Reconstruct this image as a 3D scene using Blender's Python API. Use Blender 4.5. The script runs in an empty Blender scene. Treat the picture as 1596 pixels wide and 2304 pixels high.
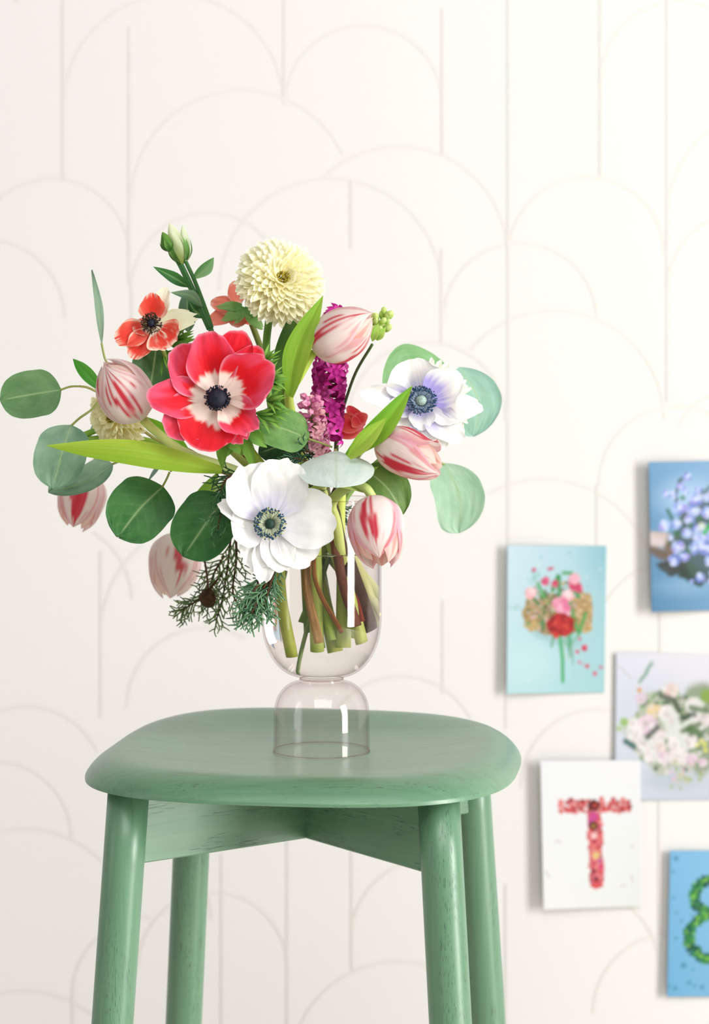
import bpy, bmesh, math, random
import numpy as np
from mathutils import Vector, Matrix

# ------------------------------------------------------------------ camera
S = bpy.context.scene
COL = S.collection
RES_X, RES_Y, FPX = 1596, 2304, 5000.0
PITCH = math.radians(3.57)
SEAT_Z = 0.76
D0 = 2.083                                   # distance of the stool centre
FW = Vector((0, math.cos(PITCH), -math.sin(PITCH)))
UP = Vector((0, math.sin(PITCH), math.cos(PITCH)))


def ray(px, py):
    v = FW + Vector((1, 0, 0)) * ((px - 798) / FPX) + UP * ((1152 - py) / FPX)
    return v / v.y


CAM_Z = SEAT_Z - ray(724, 1690).z * D0


def W(px, py, d):
    """world point seen at photo pixel (px, py) at depth d (metres)"""
    r = ray(px, py)
    return Vector((r.x * d, d, CAM_Z + r.z * d))


cam = bpy.data.cameras.new('camera')
cam_o = bpy.data.objects.new('camera', cam)
COL.objects.link(cam_o)
cam_o.location = (0, 0, CAM_Z)
cam_o.rotation_euler = (math.radians(90) - PITCH, 0, 0)
cam.sensor_fit = 'VERTICAL'
cam.sensor_height = 36.0
cam.lens = FPX / RES_Y * 36.0
cam.clip_start = 0.05
cam.dof.use_dof = True
cam.dof.focus_distance = 2.0
cam.dof.aperture_fstop = 5.6
S.camera = cam_o

# ------------------------------------------------------------------ light
world = bpy.data.worlds.new('world')
S.world = world
world.use_nodes = True
bg = world.node_tree.nodes['Background']
bg.inputs['Color'].default_value = (1.0, 0.99, 0.97, 1)
bg.inputs['Strength'].default_value = 0.27


def area(name, loc, target, size, size_y, energy, color=(1, 1, 1)):
    l = bpy.data.lights.new(name, 'AREA')
    l.shape = 'RECTANGLE'
    l.size, l.size_y, l.energy, l.color = size, size_y, energy, color
    o = bpy.data.objects.new(name, l)
    COL.objects.link(o)
    o.location = loc
    o.rotation_euler = (Vector(target) - Vector(loc)).to_track_quat('-Z', 'Y').to_euler()
    return o


area('window_light_right', (3.9, -0.2, 1.6), (0.0, 2.3, 1.2), 1.15, 3.1, 258, (1.0, 0.992, 0.975))
area('window_light_left', (-3.0, 0.8, 1.6), (0.0, 2.3, 1.2), 0.35, 3.0, 9, (0.98, 0.99, 1.0))
area('front_top_fill', (0.2, -0.3, 3.1), (0.0, 2.2, 1.0), 2.4, 1.8, 58, (1.0, 0.995, 0.985))  # added softbox, high in front, to brighten the flowers
S.view_settings.view_transform = 'Standard'
S.view_settings.look = 'None'
S.view_settings.exposure = -0.08
S.view_settings.gamma = 1.0
S.view_settings.use_curve_mapping = False


# ------------------------------------------------------------------ helpers
def lin(c):
    c = np.asarray(c, dtype=np.float64) / 255.0
    return np.where(c <= 0.04045, c / 12.92, ((c + 0.055) / 1.055) ** 2.4)


def rgba(c):
    l = lin(c)
    return (float(l[0]), float(l[1]), float(l[2]), 1.0)


_rs = np.random.RandomState(7)
_TAB = _rs.rand(512, 512)


def vnoise(x, y, seed=0):
    """smooth value noise, vectorised, 0..1"""
    x = np.asarray(x, dtype=np.float64) + seed * 17.31 + 1000
    y = np.asarray(y, dtype=np.float64) + seed * 9.77 + 1000
    xi, yi = np.floor(x).astype(int), np.floor(y).astype(int)
    fx, fy = x - xi, y - yi
    fx, fy = fx * fx * (3 - 2 * fx), fy * fy * (3 - 2 * fy)
    g = lambda a, b: _TAB[a % 512, b % 512]
    return (g(xi, yi) * (1 - fx) + g(xi + 1, yi) * fx) * (1 - fy) + \
           (g(xi, yi + 1) * (1 - fx) + g(xi + 1, yi + 1) * fx) * fy


def fbm(x, y, seed=0, o=3):
    s, a, t = 0, 1.0, 0
    for i in range(o):
        s = s + a * vnoise(np.asarray(x) * 2 ** i, np.asarray(y) * 2 ** i, seed + i * 3)
        t += a
        a *= 0.5
    return s / t


def sstep(a, b, x):
    t = np.clip((np.asarray(x, dtype=np.float64) - a) / (b - a), 0, 1)
    return t * t * (3 - 2 * t)


def mix(a, b, t):
    t = np.asarray(t)[..., None]
    return np.asarray(a) * (1 - t) + np.asarray(b) * t


def curve(cp, x):
    """smooth interpolation through control points (monotone cubic-ish)"""
    xs = np.array([c[0] for c in cp], float)
    ys = np.array([c[1] for c in cp], float)
    m = np.gradient(ys, xs)
    x = np.clip(np.asarray(x, float), xs[0], xs[-1])
    i = np.clip(np.searchsorted(xs, x, side='right') - 1, 0, len(xs) - 2)
    h = xs[i + 1] - xs[i]
    t = (x - xs[i]) / h
    h00 = 2 * t ** 3 - 3 * t ** 2 + 1
    h10 = t ** 3 - 2 * t ** 2 + t
    h01 = -2 * t ** 3 + 3 * t ** 2
    h11 = t ** 3 - t ** 2
    return h00 * ys[i] + h10 * h * m[i] + h01 * ys[i + 1] + h11 * h * m[i + 1]


def offset_of(o):
    v = Vector((0, 0, 0))
    while o is not None:
        v += o.location
        o = o.parent
    return v


def thing(name, label, cat, loc, group=None):
    o = bpy.data.objects.new(name, None)
    COL.objects.link(o)
    o.location = loc
    o.empty_display_size = 0.02
    o['label'] = label
    o['category'] = cat
    if group:
        o['group'] = group
    return o


def mk(name, V, F, mat, parent=None, col=None, uv=None, smooth=True, label=None, stuff=False, fixn=False):
    """one mesh object out of world-space vertices"""
    V = np.asarray(V, dtype=np.float64).reshape(-1, 3)
    off = offset_of(parent) if parent else Vector((0, 0, 0))
    V = V - np.array(off)
    me = bpy.data.meshes.new(name)
    me.from_pydata(V.tolist(), [], F)
    if smooth:
        me.polygons.foreach_set('use_smooth', [True] * len(me.polygons))
    if col is not None:
        a = me.color_attributes.new('Col', 'FLOAT_COLOR', 'POINT')
        c = np.ones((len(V), 4), dtype=np.float32)
        c[:, :3] = np.broadcast_to(np.asarray(col), (len(V), 3))
        a.data.foreach_set('color', c.ravel())
    if uv is not None:
        uvl = me.uv_layers.new(name='UVMap')
        li = np.zeros(len(me.loops), dtype=np.int32)
        me.loops.foreach_get('vertex_index', li)
        uvl.data.foreach_set('uv', np.asarray(uv, dtype=np.float32)[li].ravel())
    me.materials.append(mat)
    if fixn:
        bm = bmesh.new()
        bm.from_mesh(me)
        bmesh.ops.recalc_face_normals(bm, faces=bm.faces)
        bm.to_mesh(me)
        me.set_sharp_from_angle(angle=math.radians(32))
        bm.free()
    me.update()
    o = bpy.data.objects.new(name, me)
    COL.objects.link(o)
    o.parent = parent
    if label:
        o['label'] = label
    if stuff:
        o['kind'] = 'stuff'
    return o


class MB:
    """collects pieces into one mesh (vertices, faces, colours, uvs)"""
    def __init__(self):
        self.V, self.F, self.C, self.U, self.n = [], [], [], [], 0

    def add(self, V, F, C, U=None):
        V = np.asarray(V).reshape(-1, 3)
        self.V.append(V)
        self.F += [[i + self.n for i in f] for f in F]
        self.C.append(np.broadcast_to(np.asarray(C, float), (len(V), 3)))
        self.U.append(np.zeros((len(V), 2)) if U is None else np.asarray(U))
        self.n += len(V)
        return self

    def build(self, name, mat, parent=None, **k):
        return mk(name, np.concatenate(self.V), self.F, mat, parent, np.concatenate(self.C),
                  np.concatenate(self.U), **k)


def grid_faces(nv, nu, wrap=False):
    F = []
    w = nu if wrap else nu + 1
    for j in range(nv):
        for i in range(nu):
            a = j * w + i
            b = j * w + (i + 1) % w
            F.append([a, b, b + w, a + w])
    return F


def catmull(pts, n):
    P = [Vector(p) for p in pts]
    if len(P) == 2:
        return [P[0].lerp(P[1], i / n) for i in range(n + 1)]
    P = [P[0] * 2 - P[1]] + P + [P[-1] * 2 - P[-2]]
    segs = len(P) - 3
    out = []
    for k in range(n + 1):
        t = k / n * segs
        i = min(int(t), segs - 1)
        t -= i
        a, b, c, d = P[i:i + 4]
        out.append(0.5 * ((2 * b) + (c - a) * t + (2 * a - 5 * b + 4 * c - d) * t * t
                          + (3 * b - a - 3 * c + d) * t ** 3))
    return out


def tube(pts, r, seg=10, n=24, smooth_path=True):
    """swept tube; r = number or list of radii along the path. returns V, F, UV"""
    P = catmull(pts, n) if smooth_path else [Vector(p) for p in pts]
    n = len(P) - 1
    rr = [r] * (n + 1) if isinstance(r, (int, float)) else \
        np.interp(np.linspace(0, 1, n + 1), np.linspace(0, 1, len(r)), r)
    T = [(P[min(i + 1, n)] - P[max(i - 1, 0)]).normalized() for i in range(n + 1)]
    a = Vector((0, 0, 1)) if abs(T[0].z) < 0.9 else Vector((1, 0, 0))
    X = T[0].cross(a).normalized()
    V, U, F = [], [], []
    for i in range(n + 1):
        X = (X - T[i] * X.dot(T[i])).normalized()
        Y = T[i].cross(X)
        for k in range(seg):
            an = 2 * math.pi * k / seg
            V.append(P[i] + (X * math.cos(an) + Y * math.sin(an)) * rr[i])
            U.append((k / seg, i / n))
    F = grid_faces(n, seg, True)
    F.append(list(range(seg))[::-1])
    F.append([n * seg + k for k in range(seg)])
    return np.array([tuple(v) for v in V]), F, np.array(U)


def stem(parent, pts, r, c, name='stem', seg=10, n=28, label=None, mat=None, vary=0.10, c2=None):
    vary = .30 if mat is not None else vary
    V, F, U = tube(pts, r, seg, n)
    k = fbm(U[:, 0] * 6, U[:, 1] * 14, len(bpy.data.objects) % 50)
    base = lin(c)[None, :] * np.ones((len(V), 1)) if c2 is None else mix(lin(c), lin(c2), U[:, 1])
    C = base * (1 + vary * 2 * (k[:, None] - 0.5))
    return mk(name, V, F, mat or M_STEM, parent, C, U, label=label)


def blade(base, tip, width, normal, wf, nu=14, nv=20, arc=None, cup=0.0, cupv=None, rnd=0.0, rag=0.0,
          ragf=5.0, ruf=0.0, ruff=(3.0, 2.0), side=None, seed=0, fold=0.0, twist=0.0):
    """petal / leaf sheet between two points. returns V, F, UV(u 0..1, v 0..1)"""
    base, tip = Vector(base), Vector(tip)
    t = tip - base
    L = t.length
    t = t / L
    nrm = Vector(normal)
    s = t.cross(nrm).normalized()
    n_ = s.cross(t).normalized()
    u = np.linspace(-1, 1, nu + 1)[None, :] * np.ones((nv + 1, 1))
    v = np.linspace(0, 1, nv + 1)[:, None] * np.ones((1, nu + 1))
    T = 1 - rnd * (1 - np.sqrt(np.clip(1 - (0.985 * u) ** 2, 0, 1)))
    if rag:
        T = T + rag * (vnoise(u * ragf, u * 0 + 3.3, seed) - 0.5) * 2
    y = v * T * L
    hw = curve(wf, v) * width / 2
    x = u * hw
    z = np.zeros_like(x)
    if arc is not None:
        z = z + curve(arc, v) * L
    cv = np.ones_like(v) if cupv is None else curve(cupv, v)
    z = z + cup * hw * u * u * cv + fold * hw * np.abs(u)
    if ruf:
        z = z + ruf * (fbm(u * ruff[0], v * ruff[1], seed + 5) - 0.5) * 2 * v * L
    if side is not None:
        x = x + curve(side, v) * L
    if twist:
        a = twist * v
        x, z = x * np.cos(a) - z * np.sin(a), x * np.sin(a) + z * np.cos(a)
    V = np.array(base)[None, None, :] + x[..., None] * np.array(s) + y[..., None] * np.array(t) + z[..., None] * np.array(n_)
    UV = np.stack([(u + 1) / 2, v], -1)
    return V.reshape(-1, 3), grid_faces(nv, nu), UV.reshape(-1, 2)


WF_ANEM = [(0, .16), (.15, .36), (.4, .80), (.65, 1.0), (.85, .97), (1, .80)]
WF_BROAD = [(0, .16), (.15, .42), (.4, .86), (.65, 1.0), (.85, 1.02), (1, .93)]
WF_LEAF = [(0, .02), (.04, .26), (.12, .60), (.25, .88), (.42, 1.0), (.6, .97), (.78, .77), (.9, .50), (.97, .22), (1, .02)]
WF_ROUND = [(0, .02), (.03, .30), (.1, .66), (.22, .93), (.4, 1.0), (.6, 1.0), (.78, .88), (.9, .65), (.97, .33), (1, .04)]
WF_LANCE = [(0, .30), (.2, .75), (.4, 1.0), (.6, .92), (.8, .58), (.93, .22), (1, .01)]
WF_SLIM = [(0, .12), (.25, .8), (.45, 1.0), (.7, .72), (.9, .28), (1, .01)]
WF_STRAP = [(0, .55), (.3, .9), (.6, 1.0), (.85, .8), (1, .45)]


# ------------------------------------------------------------------ materials
def new_mat(name):
    m = bpy.data.materials.new(name)
    m.use_nodes = True
    nt = m.node_tree
    nt.nodes.clear()
    out = nt.nodes.new('ShaderNodeOutputMaterial')
    return m, nt, out


def mat_attr(name, rough=0.5, transl=0.25, spec=0.4, bump=0.0, bscale=(60, 4), sheen=0.0, sss=0.0):
    m, nt, out = new_mat(name)
    N, L = nt.nodes, nt.links
    at = N.new('ShaderNodeAttribute')
    at.attribute_name = 'Col'
    p = N.new('ShaderNodeBsdfPrincipled')
    p.inputs['Roughness'].default_value = rough
    p.inputs['Specular IOR Level'].default_value = spec
    if sheen:
        p.inputs['Sheen Weight'].default_value = sheen
    L.new(at.outputs['Color'], p.inputs['Base Color'])
    sh = p.outputs[0]
    if bump:
        uv = N.new('ShaderNodeUVMap')
        mp = N.new('ShaderNodeMapping')
        mp.inputs['Scale'].default_value = (bscale[0], bscale[1], 1)
        nz = N.new('ShaderNodeTexNoise')
        nz.inputs['Scale'].default_value = 1.0
        nz.inputs['Detail'].default_value = 3
        bp = N.new('ShaderNodeBump')
        bp.inputs['Strength'].default_value = bump
        bp.inputs['Distance'].default_value = 0.002
        L.new(uv.outputs[0], mp.inputs[0])
        L.new(mp.outputs[0], nz.inputs['Vector'])
        L.new(nz.outputs['Fac'], bp.inputs['Height'])
        L.new(bp.outputs[0], p.inputs['Normal'])
    if transl:
        tr = N.new('ShaderNodeBsdfTranslucent')
        L.new(at.outputs['Color'], tr.inputs['Color'])
        mx = N.new('ShaderNodeMixShader')
        mx.inputs[0].default_value = transl
        L.new(sh, mx.inputs[1])
        L.new(tr.outputs[0], mx.inputs[2])
        sh = mx.outputs[0]
    L.new(sh, out.inputs[0])
    return m


M_PETAL = mat_attr('petal', 0.55, 0.22, 0.25, 0.16, (45, 3))
M_MUM = mat_attr('chrysanthemum_petal', 0.6, 0.38, 0.2)
M_TULIP = mat_attr('tulip_petal', 0.42, 0.44, 0.35, 0.25, (60, 3))
M_LEAF = mat_attr('leaf', 0.48, 0.22, 0.3, 0.2, (20, 14))
M_STEM = mat_attr('stem', 0.45, 0.0, 0.4, 0.25, (12, 4))
M_BARK = mat_attr('bark', 0.75, 0.0, 0.2, 0.8, (10, 30))
M_STAMEN = mat_attr('stamen', 0.6, 0.0, 0.3)
M_PRINT = mat_attr('card_print', 0.55, 0.0, 0.3)


def mat_paint(name, axis):
    """green stain on oak: open pores run along `axis`"""
    m, nt, out = new_mat(name)
    N, L = nt.nodes, nt.links
    tc = N.new('ShaderNodeTexCoord')

    def noise(scale3, detail, dist=0.0):
        mp = N.new('ShaderNodeMapping')
        mp.inputs['Scale'].default_value = scale3
        nz = N.new('ShaderNodeTexNoise')
        nz.inputs['Scale'].default_value = 1.0
        nz.inputs['Detail'].default_value = detail
        nz.inputs['Distortion'].default_value = dist
        L.new(tc.outputs['Object'], mp.inputs[0])
        L.new(mp.outputs[0], nz.inputs['Vector'])
        return nz.outputs['Fac']

    sc = lambda along, across: tuple(along if i == axis else across for i in range(3))
    pores = noise(sc(70, 1500), 2, 0.25)
    where = noise(sc(9, 60), 2, 0.4)
    tone = noise(sc(4, 190), 3, 0.3)
    mr = N.new('ShaderNodeMapRange')
    mr.inputs['From Min'].default_value = 0.59
    mr.inputs['From Max'].default_value = 0.66
    L.new(pores, mr.inputs['Value'])
    mr2 = N.new('ShaderNodeMapRange')
    mr2.inputs['From Min'].default_value = 0.47
    mr2.inputs['From Max'].default_value = 0.60
    L.new(where, mr2.inputs['Value'])
    mul = N.new('ShaderNodeMath')
    mul.operation = 'MULTIPLY'
    L.new(mr.outputs[0], mul.inputs[0])
    L.new(mr2.outputs[0], mul.inputs[1])
    c1 = N.new('ShaderNodeMixRGB')
    c1.inputs[1].default_value = rgba(PAINT_A)
    c1.inputs[2].default_value = rgba(PAINT_B)
    L.new(tone, c1.inputs[0])
    c2 = N.new('ShaderNodeMixRGB')
    c2.inputs[2].default_value = rgba(PAINT_PORE)
    sc_ = N.new('ShaderNodeMath')
    sc_.operation = 'MULTIPLY'
    sc_.inputs[1].default_value = 0.85
    L.new(mul.outputs[0], sc_.inputs[0])
    L.new(sc_.outputs[0], c2.inputs[0])
    L.new(c1.outputs[0], c2.inputs[1])
    p = N.new('ShaderNodeBsdfPrincipled')
    p.inputs['Roughness'].default_value = 0.38
    p.inputs['Specular IOR Level'].default_value = 0.6
    p.inputs['Coat Weight'].default_value = 0.32
    p.inputs['Coat Roughness'].default_value = 0.30
    L.new(c2.outputs[0], p.inputs['Base Color'])
    bp = N.new('ShaderNodeBump')
    bp.invert = True
    bp.inputs['Strength'].default_value = 0.25
    bp.inputs['Distance'].default_value = 0.0006
    L.new(mul.outputs[0], bp.inputs['Height'])
    L.new(bp.outputs[0], p.inputs['Normal'])
    L.new(p.outputs[0], out.inputs[0])
    return m


PAINT_A, PAINT_B, PAINT_PORE = (81, 124, 94), (107, 148, 116), (34, 72, 50)
M_PAINT_X = mat_paint('green_oak_seat', 0)
M_PAINT_Z = mat_paint('green_oak_leg', 2)

m, nt, out = new_mat('wallpaper')
N, L = nt.nodes, nt.links
p = N.new('ShaderNodeBsdfPrincipled')
p.inputs['Base Color'].default_value = rgba((221, 219, 216))
p.inputs['Roughness'].default_value = 0.8
p.inputs['Specular IOR Level'].default_value = 0.15
tc = N.new('ShaderNodeTexCoord')
nz = N.new('ShaderNodeTexNoise')
nz.inputs['Scale'].default_value = 260
nz.inputs['Detail'].default_value = 3
bp = N.new('ShaderNodeBump')
bp.inputs['Strength'].default_value = 0.25
bp.inputs['Distance'].default_value = 0.001
L.new(tc.outputs['Object'], nz.inputs['Vector'])
L.new(nz.outputs['Fac'], bp.inputs['Height'])
L.new(bp.outputs[0], p.inputs['Normal'])
L.new(p.outputs[0], out.inputs[0])
M_WALL = m

m, nt, out = new_mat('wallpaper_line')
p = nt.nodes.new('ShaderNodeBsdfPrincipled')
p.inputs['Base Color'].default_value = rgba((217, 214, 208))
p.inputs['Roughness'].default_value = 0.6
nt.links.new(p.outputs[0], out.inputs[0])
M_LINE = m

m, nt, out = new_mat('pale_floor')
p = nt.nodes.new('ShaderNodeBsdfPrincipled')
nz = nt.nodes.new('ShaderNodeTexNoise')
nz.inputs['Scale'].default_value = 6
cr = nt.nodes.new('ShaderNodeMixRGB')
cr.inputs[1].default_value = rgba((226, 218, 204))
cr.inputs[2].default_value = rgba((236, 229, 217))
nt.links.new(nz.outputs['Fac'], cr.inputs[0])
nt.links.new(cr.outputs[0], p.inputs['Base Color'])
p.inputs['Roughness'].default_value = 0.5
nt.links.new(p.outputs[0], out.inputs[0])
M_FLOOR = m


def mat_thin_glass(name, face, edge, ior):
    """clear thin wall: tinted see-through plus a Fresnel mirror, deeper tint where the wall is seen edge-on"""
    m, nt, out = new_mat(name)
    N, L = nt.nodes, nt.links
    lw = N.new('ShaderNodeLayerWeight')
    lw.inputs['Blend'].default_value = 0.35
    pw = N.new('ShaderNodeMath')
    pw.operation = 'POWER'
    pw.inputs[1].default_value = 2.2
    L.new(lw.outputs['Facing'], pw.inputs[0])
    c = N.new('ShaderNodeMixRGB')
    c.inputs[1].default_value = (*face, 1)
    c.inputs[2].default_value = (*edge, 1)
    L.new(pw.outputs[0], c.inputs[0])
    t = N.new('ShaderNodeBsdfTransparent')
    L.new(c.outputs[0], t.inputs[0])
    g = N.new('ShaderNodeBsdfGlossy')
    g.inputs['Roughness'].default_value = 0.02
    p5 = N.new('ShaderNodeMath')                    # Schlick: the same for both sides of the wall
    p5.operation = 'POWER'
    p5.inputs[1].default_value = 5.0
    lf = N.new('ShaderNodeLayerWeight')
    lf.inputs['Blend'].default_value = 0.5
    L.new(lf.outputs['Facing'], p5.inputs[0])
    f = N.new('ShaderNodeMapRange')
    f.inputs['To Min'].default_value = ((ior - 1) / (ior + 1)) ** 2
    f.inputs['To Max'].default_value = 0.5
    L.new(p5.outputs[0], f.inputs['Value'])
    mx = N.new('ShaderNodeMixShader')
    L.new(f.outputs[0], mx.inputs[0])
    L.new(t.outputs[0], mx.inputs[1])
    L.new(g.outputs[0], mx.inputs[2])
    L.new(mx.outputs[0], out.inputs[0])
    return m


def mat_water(name, color, ior):
    m, nt, out = new_mat(name)
    g = nt.nodes.new('ShaderNodeBsdfGlass')
    g.inputs['Color'].default_value = (*color, 1)
    g.inputs['IOR'].default_value = ior
    g.inputs['Roughness'].default_value = 0.0
    nt.links.new(g.outputs[0], out.inputs[0])
    return m


M_GLASS = mat_thin_glass('pink_glass', (0.997, 0.985, 0.984), (0.84, 0.76, 0.77), 1.45)
M_RIM = mat_thin_glass('glass_rim', (0.90, 0.83, 0.81), (0.66, 0.56, 0.55), 1.5)
M_WATER = mat_water('water', (0.995, 0.985, 0.98), 1.22)

# ------------------------------------------------------------------ setting
WALL_D = 2.90


def box_mesh(x0, x1, y0, y1, z0, z1):
    V = [(x, y, z) for z in (z0, z1) for y in (y0, y1) for x in (x0, x1)]
    F = [[0, 2, 3, 1], [4, 5, 7, 6], [0, 1, 5, 4], [2, 6, 7, 3], [0, 4, 6, 2], [1, 3, 7, 5]]
    return V, F


V, F = box_mesh(-3.5, 3.5, WALL_D, WALL_D + 0.1, 0, 3.0)
wall = mk('wall_back', V, F, M_WALL, smooth=False)
wall['kind'] = 'structure'
V, F = box_mesh(-3.5, 3.5, -1.5, WALL_D + 0.1, -0.1, 0)
floor = mk('floor', V, F, M_FLOOR, smooth=False)
floor['kind'] = 'structure'

# faint arches printed on the wallpaper: (centre px, centre py, radius, from degrees, to degrees)
ARCS = [(392, 235, 247, 0, 180), (546, 452, 249, 24, 180), (820, 235, 177, 0, 180), (900, 573, 243, 0, 135),
        (745, 652, 250, 0, 180), (118, 577, 175, 0, 180), (470, 652, 173, 40, 180), (-28, 715, 175, 0, 180),
        (1322, 573, 175, 0, 180), (1530, 178, 175, 0, 180), (1753, 490, 250, 90, 180), (1680, 650, 175, 90, 180),
        (1172, 720, 173, 0, 180), (1250, 945, 246, 0, 140), (963, 947, 177, 0, 180), (1525, 1090, 175, 60, 180),
        (1225, 1328, 250, 15, 120), (1680, 1045, 175, 100, 150), (60, 1766, 176, 25, 180), (-10, 1886, 172, 0, 180),
        (55, 2115, 250, 45, 180), (340, 2240, 176, 90, 180), (55, 2480, 250, 45, 180), (465, 1590, 178, 60, 180),
        (480, 1420, 250, 130, 180), (122, 1350, 176, 0, 60), (480, 2175, 167, 0, 180), (968, 2110, 175, 90, 180),
        (900, 2410, 246, 40, 160), (905, 1698, 176, 20, 180), (1350, 1772, 176, 60, 180), (1515, 2280, 178, 90, 180),
        (1520, 1440, 176, 100, 150), (300, 2068, 176, 0, 70), (1310, 2180, 176, 10, 70), (640, 1320, 176, 20, 180)]
VERT = [(143, 0, 402), (292, 60, 640), (298, 640, 800), (641, -20, 215), (791, 405, 560), (997, 20, 345),
        (995, 560, 775), (998, 1350, 1560), (1145, -20, 1235), (1140, 1560, 1640), (1352, -20, 398),
        (1503, -20, 905), (1345, 1090, 1232), (228, 1240, 1612), (500, 1920, 2310), (648, 1875, 2310),
        (793, 1890, 2182), (165, 2235, 2310), (1487, 1370, 1478), (1485, 1795, 2100), (1140, 1990, 2310), (40, -20, 5)]
mb = MB()


LN = [0]


def wline(pts):
    LN[0] += 1
    w = 3.0 / (FPX / WALL_D)
    P = [W(x, y, WALL_D) for x, y in pts]
    V = []
    for i, q in enumerate(P):
        t = (P[min(i + 1, len(P) - 1)] - P[max(i - 1, 0)]).normalized()
        nn = Vector((t.z, 0, -t.x)) * w
        for k in (-1, 1):
            V.append((q.x + nn.x * k, WALL_D - 0.0003 - 0.00001 * LN[0], q.z + nn.z * k))
    mb.add(V, [[2 * i, 2 * i + 1, 2 * i + 3, 2 * i + 2] for i in range(len(P) - 1)], lin((240, 227, 205)))


for cx, cy, r, a0, a1 in ARCS:
    wline([(cx + r * math.cos(math.radians(a)), cy - r * math.sin(math.radians(a)))
           for a in np.linspace(a0, a1, 40)])
for x, y0, y1 in VERT:
    wline([(x, y0), (x, (y0 + y1) / 2), (x, y1)])
mb.build('wallpaper_arches', M_LINE, wall, smooth=False)
# ------------------------------------------------------------------ bar stool
SC = Vector(((693 - 798) / FPX * D0, D0, 0))
YAW = math.radians(-8.4)


def rot(v, a):
    return Vector((v[0] * math.cos(a) - v[1] * math.sin(a), v[0] * math.sin(a) + v[1] * math.cos(a), v[2]))


stool = thing('bar_stool', 'sage green stained oak bar stool with rounded dished seat under the vase', 'stool', SC)
NA = 160
RN = 3.0
prof = [(0.0, -.0005), (.15, 0), (.3, .0004), (.45, .0014), (.58, .003), (.68, .0046), (.76, .0058), (.82, .0066),
        (.855, .0064), (.885, .0054), (.912, .0038), (.936, .0016), (.957, -.0011), (.974, -.0042), (.987, -.0074), (.996, -.0100), (1.0, -.0112), (1.0, -.0138),
        (.985, -.0146), (.9, -.0150), (.5, -.0150), (0.0, -.0150)]
V, F = [], []
for j, (t, z) in enumerate(prof):
    for k in range(NA):
        a = 2 * math.pi * k / NA
        R_ = 0.199 / (abs(math.cos(a)) ** RN + abs(math.sin(a)) ** RN) ** (1 / RN)
        # the dish is deeper across the sitting direction
        pt = rot((R_ * t * math.cos(a), R_ * t * math.sin(a), SEAT_Z + z), YAW)
        if j <= 15:
            up = max(0.0, pt.y / .199) ** 1.5 * .010 + (pt.x / .199) ** 2 * .002
            pt.z += up * max(0, min(1, (t - .3) / .45)) ** 2 * max(0, min(1, (1 - t) / .15 + .35))
        V.append(SC + pt)
F = grid_faces(len(prof) - 1, NA, True)
seat = mk('seat', [tuple(v) for v in V], F, M_PAINT_X, stool, fixn=True)

LEG_TOP = SEAT_Z - 0.016
SPLAY = 0.088
for ang in (225, 315, 45, 135):
    dv = rot((math.cos(math.radians(ang)), math.sin(math.radians(ang)), 0), YAW)
    top = SC + dv * 0.197 + Vector((0, 0, LEG_TOP))
    foot = SC + dv * (0.197 + SPLAY * LEG_TOP)
    pts = [foot.lerp(top, i / 12) for i in range(13)]
    V, F, U = tube(pts, [.0165, .0180, .0188, .0188, .0186], 28, 12, smooth_path=False)
    mk('leg', V, F, M_PAINT_Z, stool, uv=U)


def plate(dv, r0, r1, zt, zb, th):
    """cross brace plate with softened edges"""
    sv = Vector((-dv.y, dv.x, 0))
    bev = .0012
    V = []
    sect = [(-th + bev, zt), (th - bev, zt), (th, zt - bev), (th, zb + bev), (th - bev, zb), (-th + bev, zb),
            (-th, zb + bev), (-th, zt - bev)]
    for r in (r0, r1):
        for s, z in sect:
            V.append(SC + dv * r + sv * s + Vector((0, 0, z)))
    F = [[i, (i + 1) % 8, 8 + (i + 1) % 8, 8 + i] for i in range(8)] + [list(range(8))[::-1], list(range(8, 16))]
    return [tuple(v) for v in V], F


for ang in (45, 135):
    V, F = plate(Vector((1, 0, 0)), -.196, .196, SEAT_Z - .0155, SEAT_Z - .0804, .011)
    o = mk('cross_brace', V, F, M_PAINT_X, stool, smooth=False)
    o.rotation_euler = (0, 0, math.radians(ang) + YAW)      # the grain runs along the plate

# ------------------------------------------------------------------ vase and water
VC = W(724, 1690, D0)


def VP(x, y, z):
    """point in the vase: offsets in metres from its axis, height above the seat"""
    return Vector((VC.x + x, VC.y + y, SEAT_Z + .0006 + z))


def lathe(prof, n=96):
    V = []
    for r, z in prof:
        for k in range(n):
            a = 2 * math.pi * k / n
            V.append((VC.x + r * math.cos(a), VC.y + r * math.sin(a), SEAT_Z + .0006 + z))
    return V, grid_faces(len(prof) - 1, n, True)


BR = .0566                         # bowl radius
GT = .0016                         # glass thickness


def outer():
    P = [(.0455, .0004), (.0456, .0014), (.0453, .018), (.0450, .034)]
    for i in range(1, 13):
        a = math.pi / 2 * i / 12
        P.append((.0208 + .0242 * math.cos(a), .036 + .0300 * math.sin(a)))
    P += [(.0206, .0672), (.0205, .0684), (.0208, .0698)]
    for i in range(1, 17):
        a = math.pi / 2 * i / 16
        P.append((.0208 + (BR - .0208) * math.sin(a), .1250 - .0540 * math.cos(a)))
    P += [(BR, .150), (BR, .180), (BR, .210), (BR, .2375), (BR - .0003, .2388)]
    return P


def bowl_inner(rr, zb, ztop):
    """inside of the bowl, from the wall at height ztop down to the axis"""
    P = [(rr, ztop), (rr, (ztop + .125) / 2), (rr, .135)]
    for i in range(16, -1, -1):
        a = math.pi / 2 * i / 16
        P.append((.0195 + (rr - .0195) * math.sin(a), .1250 - (.1250 - zb) * math.cos(a)))
    P += [(.012, zb - .0008), (.006, zb - .0011), (.0002, zb - .0012)]
    return P


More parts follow.
